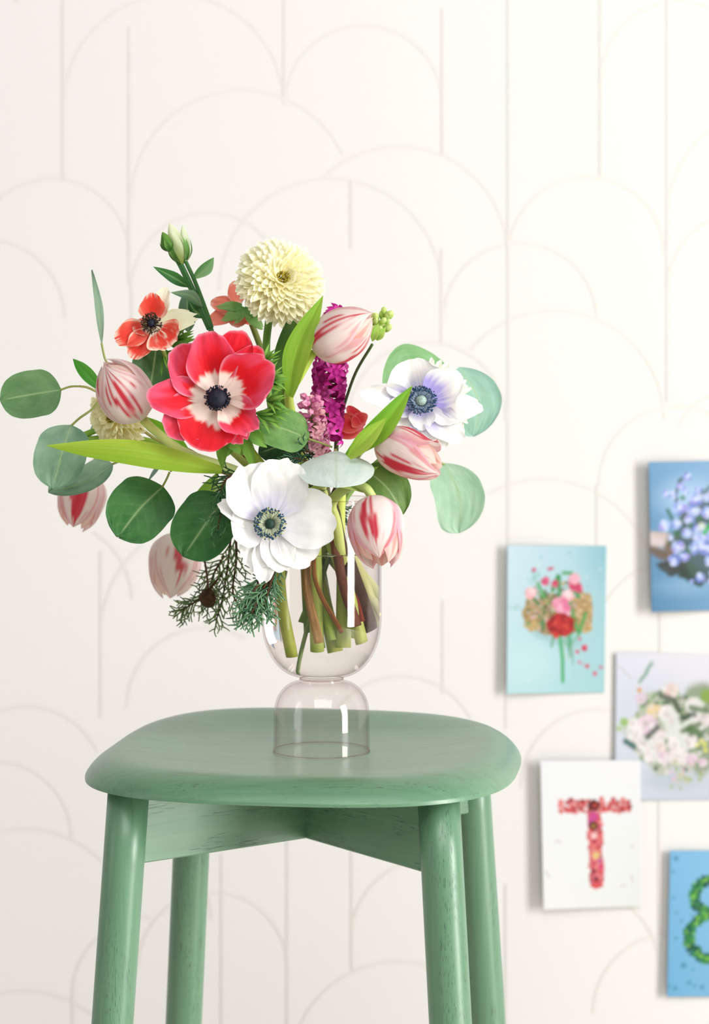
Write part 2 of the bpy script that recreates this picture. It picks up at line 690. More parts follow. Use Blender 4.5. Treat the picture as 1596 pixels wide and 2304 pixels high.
lower_inner = [(.0002, .0640), (.010, .0640), (.0188, .0634)]
for i in range(11, -1, -1):
    a = math.pi / 2 * i / 12
    lower_inner.append((.0200 + .0233 * math.cos(a), .036 + .0284 * math.sin(a)))
lower_inner += [(.0437, .018), (.0440, .0012), (.0443, .0002), (.0450, .0)]
V, F = lathe(lower_inner + outer() + [(BR - .0010, .2390), (BR - GT + .0002, .2386)] + bowl_inner(BR - GT, .0725, .2375))
vase = mk('glass_vase', V, F, M_GLASS, fixn=True)
vase['label'] = 'pale pink clear glass vase of two joined bowls standing on the green stool'
vase['category'] = 'vase'


def ring(name, r, z, t):
    P = [(r + t * math.cos(2 * math.pi * i / 10), z + t * math.sin(2 * math.pi * i / 10)) for i in range(11)]
    V, F = lathe(P)
    mk(name, V, F, M_RIM, vase)


ring('foot_rim', .0455, .0006, .0005)
ring('neck_ring', .0203, .0685, .0008)
ring('mouth_rim', BR - .0008, .2386, .0005)
WATER_Z = .188
wp = [(.0002, WATER_Z), (.03, WATER_Z), (BR - GT - .0035, WATER_Z), (BR - GT - .0012, WATER_Z + .0006), (BR - GT - .0003, WATER_Z + .0014)]
V, F = lathe(wp + bowl_inner(BR - GT - .0003, .0729, WATER_Z - .002))
water = mk('water', V, F, M_WATER, fixn=True)
water['label'] = 'clear water filling the upper bowl of the glass vase around the stems'
water['category'] = 'water'


# ------------------------------------------------------------------ postcards (printed pictures)
class Paint:
    """paints a flat print as vertex colours; x0,y0 = top-left corner in the measuring frame, sc = cells per unit"""
    def __init__(self, x0, y0, w, h, nx=150):
        self.x0, self.y0, self.w, self.h = x0, y0, w, h
        self.nx, self.ny = nx, int(nx * h / w)
        X, Y = np.meshgrid(np.linspace(0, w, self.nx + 1), np.linspace(0, h, self.ny + 1))
        self.X, self.Y = X + x0, Y + y0
        self.C = np.ones(X.shape + (3,))

    def fill(self, fn):
        s, t = (self.X - self.x0) / self.w, (self.Y - self.y0) / self.h
        self.C = fn(s, t)

    def put(self, d, r, c, a=1.0, soft=5.0):
        """d = distance field"""
        k = a * (1 - sstep(r - soft, r + soft, d))
        self.C = mix(self.C, np.broadcast_to(lin(c), self.C.shape), k)

    def disc(self, x, y, r, c, a=1.0, soft=5.0, ry=None, wob=0.0, seed=0):
        dx, dy = self.X - x, (self.Y - y) * (1 if ry is None else r / ry)
        d = np.hypot(dx, dy)
        if wob:
            an = np.arctan2(dy, dx)
            d = d * (1 + wob * np.sin(an * 5 + seed) + wob * 0.6 * np.sin(an * 8 + seed * 2))
        self.put(d, r, c, a, soft)

    def line(self, pts, r, c, a=1.0, soft=4.0):
        d = np.full(self.X.shape, 1e9)
        for (x0, y0), (x1, y1) in zip(pts[:-1], pts[1:]):
            ex, ey = x1 - x0, y1 - y0
            t = np.clip(((self.X - x0) * ex + (self.Y - y0) * ey) / (ex * ex + ey * ey + 1e-9), 0, 1)
            d = np.minimum(d, np.hypot(self.X - x0 - t * ex, self.Y - y0 - t * ey))
        self.put(d, r, c, a, soft)

    def flower(self, x, y, r, cols, rnd, n=6, core=None):
        for k in range(n):
            a = 2 * math.pi * k / n + rnd.random()
            self.disc(x + r * .55 * math.cos(a), y + r * .55 * math.sin(a), r * .5, rnd.choice(cols), .85, 4)
        if core:
            self.disc(x, y, r * .28, core, .9, 3)


def grad(c00, c10, c01, c11):
    a, b, c, d = (lin(q) for q in (c00, c10, c01, c11))
    return lambda s, t: mix(mix(np.broadcast_to(a, s.shape + (3,)), b, s), mix(np.broadcast_to(c, s.shape + (3,)), d, s), t)


def card(P, corners, label, lift, base=.0008):
    """corners: photo px of top-left, top-right, bottom-left, bottom-right; lift: mm the left edge stands off the wall"""
    n = P.nx + 1
    A, B, C, D = (np.array(W(x, y, WALL_D)) for x, y in corners)
    s = np.linspace(0, 1, n)[None, :, None]
    t = np.linspace(0, 1, P.ny + 1)[:, None, None]
    V = (A * (1 - s) + B * s) * (1 - t) + (C * (1 - s) + D * s) * t
    off = base + lift * .001 * (1 - s[..., 0]) ** 1.5 + .0015 * t[..., 0] ** 2
    V[..., 1] = WALL_D - off
    F = [f[::-1] for f in grid_faces(P.ny, P.nx)]
    o = mk('postcard', V.reshape(-1, 3), F, M_PRINT, None, P.C.reshape(-1, 3) * .76)
    md = o.modifiers.new('thickness', 'SOLIDIFY')
    md.thickness = .0006
    md.offset = -1
    o['label'] = label
    o['category'] = 'postcard'
    o['group'] = 'postcards pinned to the wall'
    return o


rnd = random.Random(3)
G1, G2, G3 = (96, 160, 96), (70, 140, 80), (120, 170, 110)
# --- 1: pink and red posy in brown paper on pale blue
P = Paint(102, 678, 736, 1097)
base1 = grad((206, 228, 240), (168, 210, 222), (188, 226, 232), (172, 216, 222))
P.fill(base1)
P.put(np.hypot((P.X - 838) / 300, (P.Y - 700) / 420), 0.5, (140, 195, 212), .6, .5)
P.put(np.hypot((P.X - 250) / 420, (P.Y - 1560) / 300), 0.5, (205, 234, 240), .6, .5)
P.line([(330, 1330), (560, 1420), (640, 1380)], 30, (150, 190, 195), .6, 26)
P.disc(490, 1190, 255, (166, 146, 106), 1, 10, 150, .05, 1)
P.disc(290, 1180, 70, (178, 150, 100), 1, 8, 125, .08, 2)
P.disc(680, 1170, 62, (196, 164, 108), 1, 8, 150, .06, 3)
P.disc(300, 1270, 70, (200, 172, 118), .9, 10, 40, .1, 2)
P.disc(705, 1290, 36, (206, 176, 116), 1, 8, 34, .1, 2)
for i in range(330):
    x, y = rnd.gauss(430, 115), rnd.gauss(1125, 100)
    if abs(x - 480) < 240 and abs(y - 1130) < 190:
        P.disc(x, y, rnd.uniform(5, 15), rnd.choice([G1, G2, (150, 175, 120), (190, 150, 140), (236, 196, 200), (150, 110, 84), (204, 176, 120), (120, 90, 66), (60, 110, 66)]), .85, 4)
for i in range(170):
    x, y = rnd.uniform(620, 730), rnd.uniform(1040, 1310)
    P.disc(x, y, rnd.uniform(5, 14), rnd.choice([(206, 178, 122), (166, 132, 84), (222, 196, 160), (146, 112, 70)]), .6, 5)
for a in [((330, 960), (380, 1060)), ((490, 910), (492, 1060)), ((560, 1090), (640, 1330)), ((300, 1060), (330, 1110)), ((520, 880), (580, 882)), ((640, 1340), (690, 1180)), ((370, 1230), (370, 1300)), ((480, 900), (440, 1010)), ((600, 1020), (640, 1060))]:
    P.line(a, 13, rnd.choice([(60, 150, 84), (80, 165, 90), (70, 130, 80)]), .95, 6)
for x, y, r in [(385, 940, 34), (460, 960, 28), (425, 850, 13), (410, 852, 11), (440, 842, 9), (300, 858, 17), (610, 980, 44), (590, 950, 36), (640, 1000, 30), (600, 920, 36)]:
    P.flower(x, y, r, [(214, 58, 104), (232, 90, 134), (190, 40, 84)], rnd)
P.disc(605, 925, 42, (246, 190, 204), .9, 12)
P.disc(275, 1030, 42, (246, 184, 190), 1, 8)
P.disc(290, 1015, 26, (252, 216, 218), .9, 10)
P.disc(556, 1052, 44, (246, 180, 190), 1, 8)
P.disc(556, 1040, 30, (252, 222, 224), .9, 10)
P.flower(500, 1110, 60, [(238, 160, 186), (250, 216, 226), (226, 120, 160)], rnd, 9)
P.flower(530, 1160, 56, [(230, 120, 164), (246, 190, 210)], rnd, 8)
P.disc(505, 1270, 106, (168, 32, 36), 1, 10, 92, .05, 1)
for i in range(60):
    a, q = rnd.uniform(0, 6.28), rnd.uniform(0, 88)
    P.disc(505 + q * math.cos(a), 1270 + q * .85 * math.sin(a), rnd.uniform(10, 22), rnd.choice([(196, 44, 46), (150, 22, 30), (214, 70, 62), (120, 16, 26)]), .8, 7)
P.disc(470, 1345, 24, (214, 56, 50), 1, 6)
P.line([(500, 1360), (520, 1520), (524, 1690)], 13, (76, 178, 112), 1, 5)
P.line([(570, 1350), (580, 1500)], 12, (70, 160, 120), 1, 6)
P.line([(590, 1400), (600, 1560)], 5, (84, 160, 130), .8, 5)
P.line([(450, 1350), (436, 1430)], 7, (80, 150, 96), .9, 5)
P.line([(600, 1330), (530, 1380), (560, 1420), (640, 1340)], 8, (110, 180, 130), .8, 6)
P.line([(530, 1420), (545, 1520), (575, 1525), (590, 1420)], 5, (196, 214, 206), .8, 4)
for x, y, r in [(685, 1440, 26), (632, 1468, 16), (646, 1545, 12), (706, 1576, 17), (766, 1632, 17), (810, 1585, 13), (648, 1370, 12), (672, 1560, 7)]:
    P.flower(x, y, r, [(206, 44, 90), (226, 84, 122)], rnd)
for i in range(40):
    P.disc(rnd.gauss(310, 24), rnd.gauss(910, 26), 6, (130, 190, 180), .6, 4)
for i in range(26):
    P.disc(rnd.uniform(110, 220), rnd.uniform(1110, 1150), 5, (130, 180, 178), .5, 4)
for x, y in [(350, 766), (330, 820), (695, 908), (705, 986), (795, 852), (270, 1674), (560, 730), (240, 1030), (130, 1400)]:
    P.disc(x, y, 8, rnd.choice([(110, 180, 190), (226, 240, 226)]), .8, 5)
card(P, [(1141, 1226), (1365, 1228), (1139, 1558), (1360, 1558)],
     'pale blue postcard of a pink and red posy in brown paper', 11)

# --- 2: forget-me-nots held by a hand on blue
P = Paint(1142, 62, 736, 1101)
P.fill(grad((112, 160, 200), (150, 190, 226), (82, 134, 172), (130, 176, 212)))
P.put(np.hypot((P.X - 1450) / 380, (P.Y - 330) / 240), .5, (186, 216, 244), .8, .5)
P.put(np.hypot((P.X - 1420) / 400, (P.Y - 980) / 120), .5, (150, 190, 220), .5, .5)
P.line([(1150, 690), (1230, 745), (1330, 760)], 40, (110, 94, 82), 1, 26)
P.line([(1140, 615), (1240, 625), (1330, 650)], 46, (204, 186, 180), 1, 20)
P.line([(1150, 640), (1240, 660)], 34, (216, 204, 204), .8, 24)
P.line([(1290, 690), (1420, 760)], 46, (122, 104, 84), 1, 20)
P.disc(1350, 830, 150, (58, 66, 62), 1, 22, 66, .1, 1)
P.line([(1240, 830), (1300, 890)], 18, (66, 74, 76), 1, 14)
P.disc(1500, 880, 130, (48, 66, 56), 1, 20, 90, .12, 3)
P.disc(1500, 640, 190, (70, 96, 84), .95, 30, 230, .12, 2)
P.disc(1650, 600, 260, (80, 104, 110), .95, 30, 330, .08, 2)
P.line([(1350, 420), (1340, 300), (1370, 200), (1420, 170)], 11, (60, 84, 74), .95, 7)
P.line([(1275, 415), (1310, 480), (1340, 560)], 11, (44, 100, 74), .95, 7)
P.line([(1450, 380), (1540, 330), (1600, 260)], 20, (70, 110, 84), .9, 12)
BL = [(150, 170, 232), (184, 204, 246), (120, 140, 214), (206, 218, 248), (168, 160, 230)]
spots = [(1425, 175, 34), (1375, 245, 30), (1265, 298, 30), (1320, 305, 30), (1415, 275, 26), (1510, 275, 30), (1490, 340, 52), (1370, 400, 56), (1470, 420, 50), (1440, 490, 40), (1340, 520, 40), (1250, 530, 44), (1420, 590, 40), (1490, 560, 36), (1500, 630, 40), (1350, 690, 50), (1480, 700, 50), (1560, 700, 60), (1320, 785, 46), (1400, 760, 40), (1570, 440, 46), (1580, 330, 40), (1560, 560, 40), (1515, 920, 38), (1590, 800, 40), (1590, 950, 24), (1545, 620, 40), (1450, 945, 16), (1300, 620, 22)]
for i in range(34):
    spots.append((rnd.uniform(1600, 1820), rnd.uniform(260, 900), rnd.uniform(30, 52)))
for x, y, r in spots:
    P.flower(x, y, r, BL, rnd, 7, (228, 234, 250))
for x, y in [(1340, 590), (1450, 530), (1390, 330), (1520, 480), (1575, 545), (1430, 720)]:
    P.disc(x, y, 20, (62, 120, 74), .8, 10)
P.line([(1550, 590), (1600, 530)], 16, (60, 176, 90), .95, 8)
P.disc(1530, 540, 26, (226, 238, 214), .8, 12)
card(P, [(1457, 1039), (1684, 1036), (1463, 1374), (1684, 1371)],
     'blue postcard of forget-me-nots held in a hand, highest on the wall', 14)

# --- 3: white and blush bouquet on pale lilac grey
P = Paint(548, 75, 602, 882)
P.fill(grad((226, 228, 240), (236, 232, 240), (208, 216, 234), (204, 212, 222)))
P.put(np.hypot((P.X - 780) / 420, (P.Y - 400) / 300), .5, (214, 218, 232), .8, .5)
P.put(np.hypot((P.X - 900) / 300, (P.Y - 830) / 120), .5, (186, 200, 210), .8, .4)
P.line([(560, 150), (640, 230)], 4, (196, 200, 196), .7, 4)
P.line([(690, 250), (730, 200), (762, 130)], 8, (140, 176, 152), .9, 6)
for i in range(12):
    P.disc(700 + i * 5.4 + rnd.uniform(-8, 8), 240 - i * 9, 9, (136, 172, 158), .7, 5)
P.disc(850, 540, 225, (190, 196, 180), 1, 20, 240, .08, 2)
P.disc(1080, 520, 170, (150, 166, 140), 1, 20, 270, .05, 2)
LF = [(110, 148, 92), (146, 174, 120), (76, 104, 74), (176, 196, 160), (66, 90, 66)]
for i in range(420):
    a, q = rnd.uniform(0, 6.28), rnd.random() ** .6
    P.disc(880 + 235 * q * math.cos(a), 545 + 250 * q * math.sin(a), rnd.uniform(5, 17), rnd.choice(LF + [(226, 226, 220), (206, 200, 196)]), .75, 5)
for x, y, r, c in [(700, 350, 34, 0), (780, 420, 44, 1), (740, 510, 64, 2), (660, 560, 50, 3), (860, 440, 54, 3), (900, 540, 64, 3), (800, 590, 54, 3), (720, 620, 50, 3), (840, 700, 44, 2), (930, 690, 60, 3), (880, 300, 46, 4), (990, 600, 50, 3), (760, 690, 46, 3), (1020, 390, 52, 3), (1010, 710, 36, 2), (1075, 730, 26, 2), (1060, 470, 60, 3), (650, 500, 36, 3), (900, 620, 40, 3), (820, 640, 30, 4)]:
    cols = [[(214, 190, 216), (228, 208, 226)], [(236, 210, 164), (244, 226, 196)], [(226, 200, 218), (238, 218, 230)], [(242, 240, 240), (228, 228, 226), (236, 226, 226)], [(226, 200, 196), (238, 220, 214)]][c]
    P.flower(x, y, r, cols, rnd, 9)
    for q in range(9):
        P.disc(x + rnd.gauss(0, r * .45), y + rnd.gauss(0, r * .45), r * rnd.uniform(.12, .3), rnd.choice(cols + [(208, 196, 192), (250, 248, 246), (188, 178, 170)]), .6, 5)
for a in [((820, 330), (880, 350)), ((900, 360), (930, 420)), ((1000, 400), (1090, 420)), ((950, 540), (1050, 500)), ((610, 605), (660, 640)), ((740, 580), (800, 520)), ((940, 460), (1020, 440)), ((1000, 560), (1040, 540))]:
    P.line(a, 17, rnd.choice([(62, 84, 62), (84, 118, 70), (56, 72, 58)]), .85, 12)
for a in [((900, 540), (1010, 470)), ((890, 560), (830, 470)), ((900, 540), (960, 620)), ((890, 530), (920, 450))]:
    P.line(a, 13, (222, 228, 220), .9, 7)
P.disc(600, 490, 26, (150, 192, 96), .9, 10)
P.disc(570, 530, 18, (170, 204, 128), .8, 8)
P.disc(1100, 330, 44, (140, 170, 84), 1, 14)
P.line([(610, 605), (660, 632)], 12, (70, 120, 120), .9, 8)
for i in range(46):
    P.disc(rnd.gauss(950, 46), rnd.gauss(800, 40), rnd.uniform(6, 13), rnd.choice([(160, 186, 110), (196, 206, 150), (228, 190, 210), (210, 200, 180)]), .8, 5)
for x, y in [(1085, 620), (1090, 655), (1040, 625), (690, 300), (1065, 600)]:
    P.disc(x, y, 14, rnd.choice([(226, 222, 110), (236, 230, 150)]), .9, 5)
P.disc(690, 296, 13, (216, 120, 90), .8, 5)
card(P, [(1386, 1468), (1612, 1471), (1383, 1797), (1610, 1800)],
     'pale lilac grey postcard of a white and blush bouquet, behind the letter T card', 4)

# --- 4: the letter T laid in red flowers on white
P = Paint(92, 712, 603, 888)
P.fill(grad((240, 242, 246), (243, 244, 247), (243, 244, 243), (237, 240, 239)))
RC = [(216, 72, 78), (228, 108, 104), (196, 50, 66), (238, 142, 136), (164, 34, 46), (222, 84, 84)]
for i in range(15):
    x = 215 + i * 29
    for j in range(3):
        P.flower(x + rnd.uniform(-8, 8), 972 + j * 24 + rnd.uniform(-10, 8) - 4, 17, RC, rnd, 5)
for x, y in [(273, 948), (340, 958), (458, 944), (530, 948), (588, 950), (630, 992), (580, 1010), (215, 975), (262, 1012)]:
    P.disc(x, y, 15, rnd.choice(RC), .9, 5)
P.disc(412, 984, 38, (92, 24, 26), 1, 8, 34, .08)
P.disc(418, 984, 15, (196, 70, 60), .8, 6)
P.disc(362, 1004, 11, (244, 236, 232), .9, 5)
for i in range(16):
    y = 1040 + i * 28
    for j in range(3):
        P.flower(388 + j * 26 + rnd.uniform(-8, 8) + i * .7, y, 20, RC + [(206, 80, 120)], rnd, 6)
for x, y, r, c in [(412, 1048, 26, (206, 70, 150)), (390, 1078, 16, (196, 80, 160)), (408, 1106, 28, (86, 40, 34)), (408, 1108, 10, (190, 150, 60)), (414, 1196, 36, (232, 120, 126)), (412, 1196, 18, (186, 50, 70)), (410, 1166, 20, (250, 206, 206)), (420, 1284, 26, (236, 190, 150)), (420, 1286, 13, (226, 206, 110)), (440, 1316, 12, (196, 90, 160)), (405, 1380, 18, (150, 40, 70)), (420, 1430, 16, (120, 20, 40)), (430, 1400, 12, (236, 130, 130)), (450, 1354, 20, (222, 70, 120)), (418, 1464, 24, (222, 80, 86))]:
    P.disc(x, y, r, c, .9, 5)
for a in [((172, 1192), (205, 1200)), ((110, 1368), (132, 1405)), ((570, 1474), (600, 1468)), ((636, 1410), (642, 1450)), ((640, 1226), (648, 1238))]:
    P.line(a, 5, (214, 190, 206), .8, 4)
card(P, [(1214, 1707), (1440, 1709), (1221, 2040), (1442, 2037)],
     'white postcard with a letter T laid out in red flowers', 10, .0055)

# --- 5: figure 8 of green leaves on blue
P = Paint(858, 1255, 602, 885)
P.fill(grad((126, 186, 228), (146, 200, 236), (112, 178, 220), (140, 194, 228)))
loop = [(1160 + 150 * math.sin(a) * (1 if a else 1), 1530 - 112 * math.cos(a)) for a in np.linspace(0, 2 * math.pi, 40)]
loop2 = [(1160 + 182 * math.sin(a), 1775 - 140 * math.cos(a)) for a in np.linspace(0, 2 * math.pi, 44)]
P.line(loop2, 26, (84, 140, 176), .5, 20)
for lp in (loop, loop2):
    for k, (x, y) in enumerate(lp):
        P.flower(x + rnd.uniform(-5, 5), y + rnd.uniform(-5, 5), 27, [(36, 128, 62), (16, 84, 58), (84, 172, 60), (10, 84, 84), (54, 150, 84)], rnd, 5)
        for q in range(5):
            a = rnd.uniform(0, 6.28)
            P.line([(x + 14 * math.cos(a), y + 14 * math.sin(a)), (x + 34 * math.cos(a), y + 34 * math.sin(a))], rnd.uniform(5, 11), rnd.choice([(20, 92, 62), (44, 140, 70), (12, 76, 80), (110, 184, 74)]), .85, 5)
        if rnd.random() < .45:
            P.disc(x + rnd.uniform(-10, 10), y + rnd.uniform(-10, 10), rnd.uniform(8, 15), (160, 212, 96), .8, 6)
for x, y, r in [(895, 1300, 16), (880, 1380, 9), (955, 1950, 18), (905, 1785, 10), (990, 2055, 13), (1022, 2075, 10), (1068, 2082, 13), (905, 2090, 14), (870, 2075, 9), (885, 1538, 8), (905, 1630, 8), (935, 1680, 9), (995, 1645, 7), (1010, 1975, 8), (1000, 1870, 7)]:
    P.disc(x, y, r, (64, 140, 166), .75, 6, None, .2, x)
card(P, [(1506, 1911), (1732, 1915), (1499, 2237), (1726, 2243)],
     'bright blue postcard with a figure 8 of green leaves, at the bottom right corner', 9)
# ------------------------------------------------------------------ flower builders
CAMDIR = Vector((0, -1, 0.12)).normalized()


def anemone_center(parent, cx, cy, d, r_px, dome, ring, anther, fil, r0, r1, n, dome_r, tilt=(0, 0), h=.007, seed=0, squash=1.0):
    """dark button with a ring of stamens; facing the camera, leaning by tilt (px)"""
    rn = random.Random(seed)
    sc = d / FPX
    c = W(cx, cy, d)
    nrm = (CAMDIR + Vector((tilt[0], 0, -tilt[1])) * .01).normalized()
    X = nrm.cross(Vector((0, 0, 1))).normalized() * -1
    Y = nrm.cross(X)
    if Y.z < 0:
        Y = -Y
    mb = MB()
    # button
    nu, nv = 28, 12
    V, C = [], []
    for j in range(nv + 1):
        th = math.pi * .62 * j / nv
        for i in range(nu):
            a = 2 * math.pi * i / nu
            k = 1 + .10 * (rn.random() - .5)
            rr = dome_r * sc * k
            V.append(c + (X * math.cos(a) + Y * math.sin(a)) * (rr * math.sin(th)) + nrm * (rr * .8 * math.cos(th) + h * .55))
            C.append(lin(dome) * (.7 + .8 * rn.random()))
    mb.add([tuple(v) for v in V], grid_faces(nv, nu, True), C)
    mb.build('flower_center', M_STAMEN, parent)
    ms = MB()
    for i in range(n):
        a = 2 * math.pi * (i + rn.random() * .8) / n
        rad = (r0 + (r1 - r0) * rn.random() ** .8) * sc
        dr = X * math.cos(a) + Y * math.sin(a)
        b = c + dr * dome_r * sc * .7 + nrm * .001
        e = c + dr * rad + nrm * (h * (1.05 - .45 * rad / (r1 * sc)) + .001 * rn.random())
        mid = b.lerp(e, .55) + nrm * .0015
        V, F, U = tube([b, mid, e], .00022, 3, 4)
        ms.add(V, F, lin(fil))
        # anther: a small elongated bead
        ax = (e - mid).normalized()
        sd = ax.cross(nrm).normalized()
        L, w = .0022 * rn.uniform(.8, 1.3), .00078
        V = [e - ax * L * .5, e + sd * w, e + nrm * w, e - sd * w, e - nrm * w, e + ax * L * .5]
        F = [[0, 2, 1], [0, 3, 2], [0, 4, 3], [0, 1, 4], [5, 1, 2], [5, 2, 3], [5, 3, 4], [5, 4, 1]]
        ms.add([tuple(v) for v in V], F, lin(anther if rn.random() < .8 else ring) * rn.uniform(.6, 1.5))
    ms.build('stamens', M_STAMEN, parent, stuff=True)


def open_petals(parent, cx, cy, d, petals, colfn, base_r=4, mat=None):
    """petals: (dx, dy, width px, z of tip in mm towards the camera, z of base mm, dict of blade options)"""
    for k, (dx, dy, w, zt, zb, o) in enumerate(petals):
        o = dict(o)
        L = math.hypot(dx, dy)
        nh = o.pop('n', (0, 0))
        shift = o.pop('shift', (0, 0))
        b = W(cx + dx / L * base_r + shift[0], cy + dy / L * base_r + shift[1], d - zb * .001)
        t = W(cx + dx, cy + dy, d - zt * .001)
        nrm = CAMDIR + Vector((nh[0], 0, -nh[1]))
        kw = dict(wf=WF_ANEM, nu=30, nv=36, arc=[(0, 0), (.35, -.02), (.7, .01), (1, .0)], cup=.16, rnd=.38, rag=.02,
                  ruf=.035, ruff=(2.6, 2.2), seed=k * 7 + int(cx))
        cargs = o.pop('c', {})
        kw.update(o)
        V, F, U = blade(b, t, w * d / FPX, nrm, **kw)
        C = colfn(U[:, 0] * 2 - 1, U[:, 1], L, k * 5 + int(cx), **cargs)
        mk('petal', V, F, mat or M_PETAL, parent, C, U)


def frill(mb, px, py, d, ang, L, n, c, c2, rn, spread=90, z=.004, wpx=11):
    """a finely cut leaf: narrow lobes fanned around a direction (degrees, 0 = right, 90 = up)"""
    for i in range(n):
        a = math.radians(ang + spread * ((i / max(n - 1, 1)) - .5) * 2 * .5 + rn.uniform(-9, 9))
        l = L * rn.uniform(.7, 1.1) * (1 - .25 * abs(i / max(n - 1, 1) - .5))
        b = W(px + rn.uniform(-3, 3), py + rn.uniform(-3, 3), d)
        t = W(px + l * math.cos(a), py - l * math.sin(a), d - rn.uniform(-.5, 1.6) * z)
        V, F, U = blade(b, t, wpx * rn.uniform(.75, 1.3) * d / FPX, CAMDIR + Vector((rn.uniform(-.5, .5), 0, rn.uniform(-.2, .5))), WF_SLIM,
                        nu=4, nv=10, arc=[(0, 0), (.5, .10), (1, rn.uniform(-.12, .1))], cup=.25,
                        side=[(0, 0), (.5, 0), (1, rn.uniform(-.12, .12))], seed=i)
        C = mix(lin(c), lin(c2), np.clip(U[:, 1] * .8 + rn.uniform(-.2, .25), 0, 1))
        C = C * (1 + .25 * np.exp(-((U[:, 0] - .5) / .08) ** 2))[:, None]
        mb.add(V, F, C, U)


def collar(parent, specs, d, c=(70, 130, 48), c2=(130, 180, 84), seed=1, name='leaf_collar'):
    rn = random.Random(seed)
    mb = MB()
    for s in specs:
        px, py, ang, L, n = s[:5]
        frill(mb, px, py, d + (s[5] if len(s) > 5 else 0), ang, L, n, c, c2, rn, wpx=s[6] if len(s) > 6 else 8)
    return mb.build(name, M_LEAF, parent)


# ---- red anemone ---------------------------------------------------------------------------------
def red_col(u, v, L, s, ring=57, edge=.5, deep=(226, 18, 34), pink=(228, 84, 116)):
    r = v * L
    jag = (vnoise(u * 11, u * 0 + 1, s) - .5) * 16 + 6 * u * u
    fine = vnoise(u * 26, v * 2.2, s + 2)
    k = sstep(.40, 1.0, v * .72 + np.abs(u) ** 2 * .42 + (fbm(u * 2, v * 2, s) - .5) * .45) * edge * 1.5
    c = mix(lin(deep), lin(pink), np.clip(k + (fine - .5) * .22 * (k > .08), 0, 1))
    c = mix(c, lin((240, 178, 196)), sstep(.955, 1.0, np.maximum(v, np.abs(u) * .995)) * .55)
    white = mix(lin((246, 226, 214)), lin((236, 196, 186)), np.clip(sstep(14, 0, r - 16) + (fine - .5) * .5, 0, 1))
    return mix(white, c, sstep(ring - 5, ring + 7, r + jag))


RD = 1.965
rc = (490, 898)
red = thing('anemone', 'large open red anemone with white ring around a black centre', 'flower', W(*rc, RD + .012), 'anemones in the vase')
P_RED = [
    (54, -154, 112, -2, -5, dict(c=dict(edge=.15))),                                   # back, upper right
    (-98, -118, 118, 3, -4, dict(c=dict(edge=.75))),                                   # back, upper left
    (98, -116, 86, -1, -4, dict(c=dict(edge=.35))),
    (-118, 74, 116, 6, -3, dict(c=dict(edge=.75))),                                    # lower left
    (58, 96, 82, 3, -3, dict(c=dict(edge=.8), rag=.06)),                               # bottom right
    (124, -78, 132, 12, -1, dict(c=dict(edge=.8), cup=.42, rag=.05)),                  # right
    (86, 72, 92, 14, -1, dict(c=dict(edge=.9), cup=.5, rag=.07, ruf=.07)),             # lower right, curled
    (-159, -6, 96, 8, -2, dict(c=dict(edge=1.0), cup=.12)),                            # left
    (-24, -153, 116, 8, 0, dict(c=dict(edge=.62), cup=.22)),                           # top, front
    (-46, 114, 140, 10, 0, dict(c=dict(edge=.12), cup=.1)),                            # bottom, front
]
open_petals(red, *rc, RD, P_RED, red_col, 5)
anemone_center(red, rc[0], rc[1], RD - .004, 26, (20, 22, 38), (40, 44, 66), (16, 20, 36), (50, 20, 40), 16, 29, 200, 22, seed=3, h=.009)
collar(red, [(590, 860, 20, 56, 7), (600, 900, -15, 60, 7), (575, 930, -30, 66, 6), (545, 970, -75, 92, 3, 0, 30), (510, 975, -98, 100, 3, 0, 30), (590, 820, 60, 56, 7), (606, 870, 40, 48, 8), (604, 850, 10, 52, 8), (600, 930, -5, 60, 6)], RD + .022, (58, 118, 40), (132, 180, 70), 5)

# ---- white anemone -------------------------------------------------------------------------------
def white_col(u, v, L, s, lilac=.35, tint=(206, 202, 238), cream=(246, 244, 238), top=(248, 248, 246)):
    r = v * L
    st = vnoise(u * 22, v * 1.4, s)
    k = np.clip((1 - sstep(.10, .78, v)) * lilac * (.5 + st) + (st - .55) * .12 * lilac, 0, 1)
    c = mix(mix(lin(cream), lin(top), v), lin(tint), k)
    return mix(lin((214, 214, 226)), c, sstep(8, 30, r) * .5 + .5)


WD = 1.975
wc = (608, 1179)
wa = thing('anemone', 'large open white anemone with blue black stamens in front of the glass vase', 'flower', W(*wc, WD + .012), 'anemones in the vase')
P_W = [
    (-63, 42, 74, -8, -6, dict(c=dict(lilac=.1, cream=(240, 236, 214)))),
    (-44, 100, 92, 2, -4, dict(c=dict(lilac=.45), rag=.10, ruf=.05)),
    (104, 78, 112, 3, -3, dict(rag=.04, c=dict(lilac=.15), wf=WF_BROAD)),
    (-18, 132, 60, 4, -2, dict(rag=.05, c=dict(lilac=.3), rnd=.3)),
    (32, 106, 78, 5, -2, dict(rag=.04, c=dict(lilac=.3), wf=WF_BROAD)),
    (-88, 2, 104, 5, -2, dict(rag=.04, c=dict(lilac=.3), wf=WF_BROAD)),
    (-116, -46, 60, 4, -2, dict(rag=.04, rnd=.4, c=dict(lilac=.2))),
    (146, -18, 134, 6, -1, dict(rag=.05, ragf=4, ruf=.04, cup=.1, c=dict(lilac=.3), wf=WF_BROAD, rnd=.22)),
    (38, -145, 126, 8, -1, dict(rag=.04, ragf=7, cup=.18, c=dict(lilac=.6), wf=WF_BROAD, rnd=.3)),
    (-58, -132, 134, 9, 0, dict(rag=.03, cup=.14, c=dict(lilac=.65), wf=WF_BROAD, rnd=.32)),
]
open_petals(wa, *wc, WD, P_W, white_col, 5)
anemone_center(wa, wc[0], wc[1], WD - .004, 12, (30, 56, 46), (190, 190, 120), (36, 72, 98), (196, 204, 176), 23, 36, 240, 11, seed=8, h=.007)

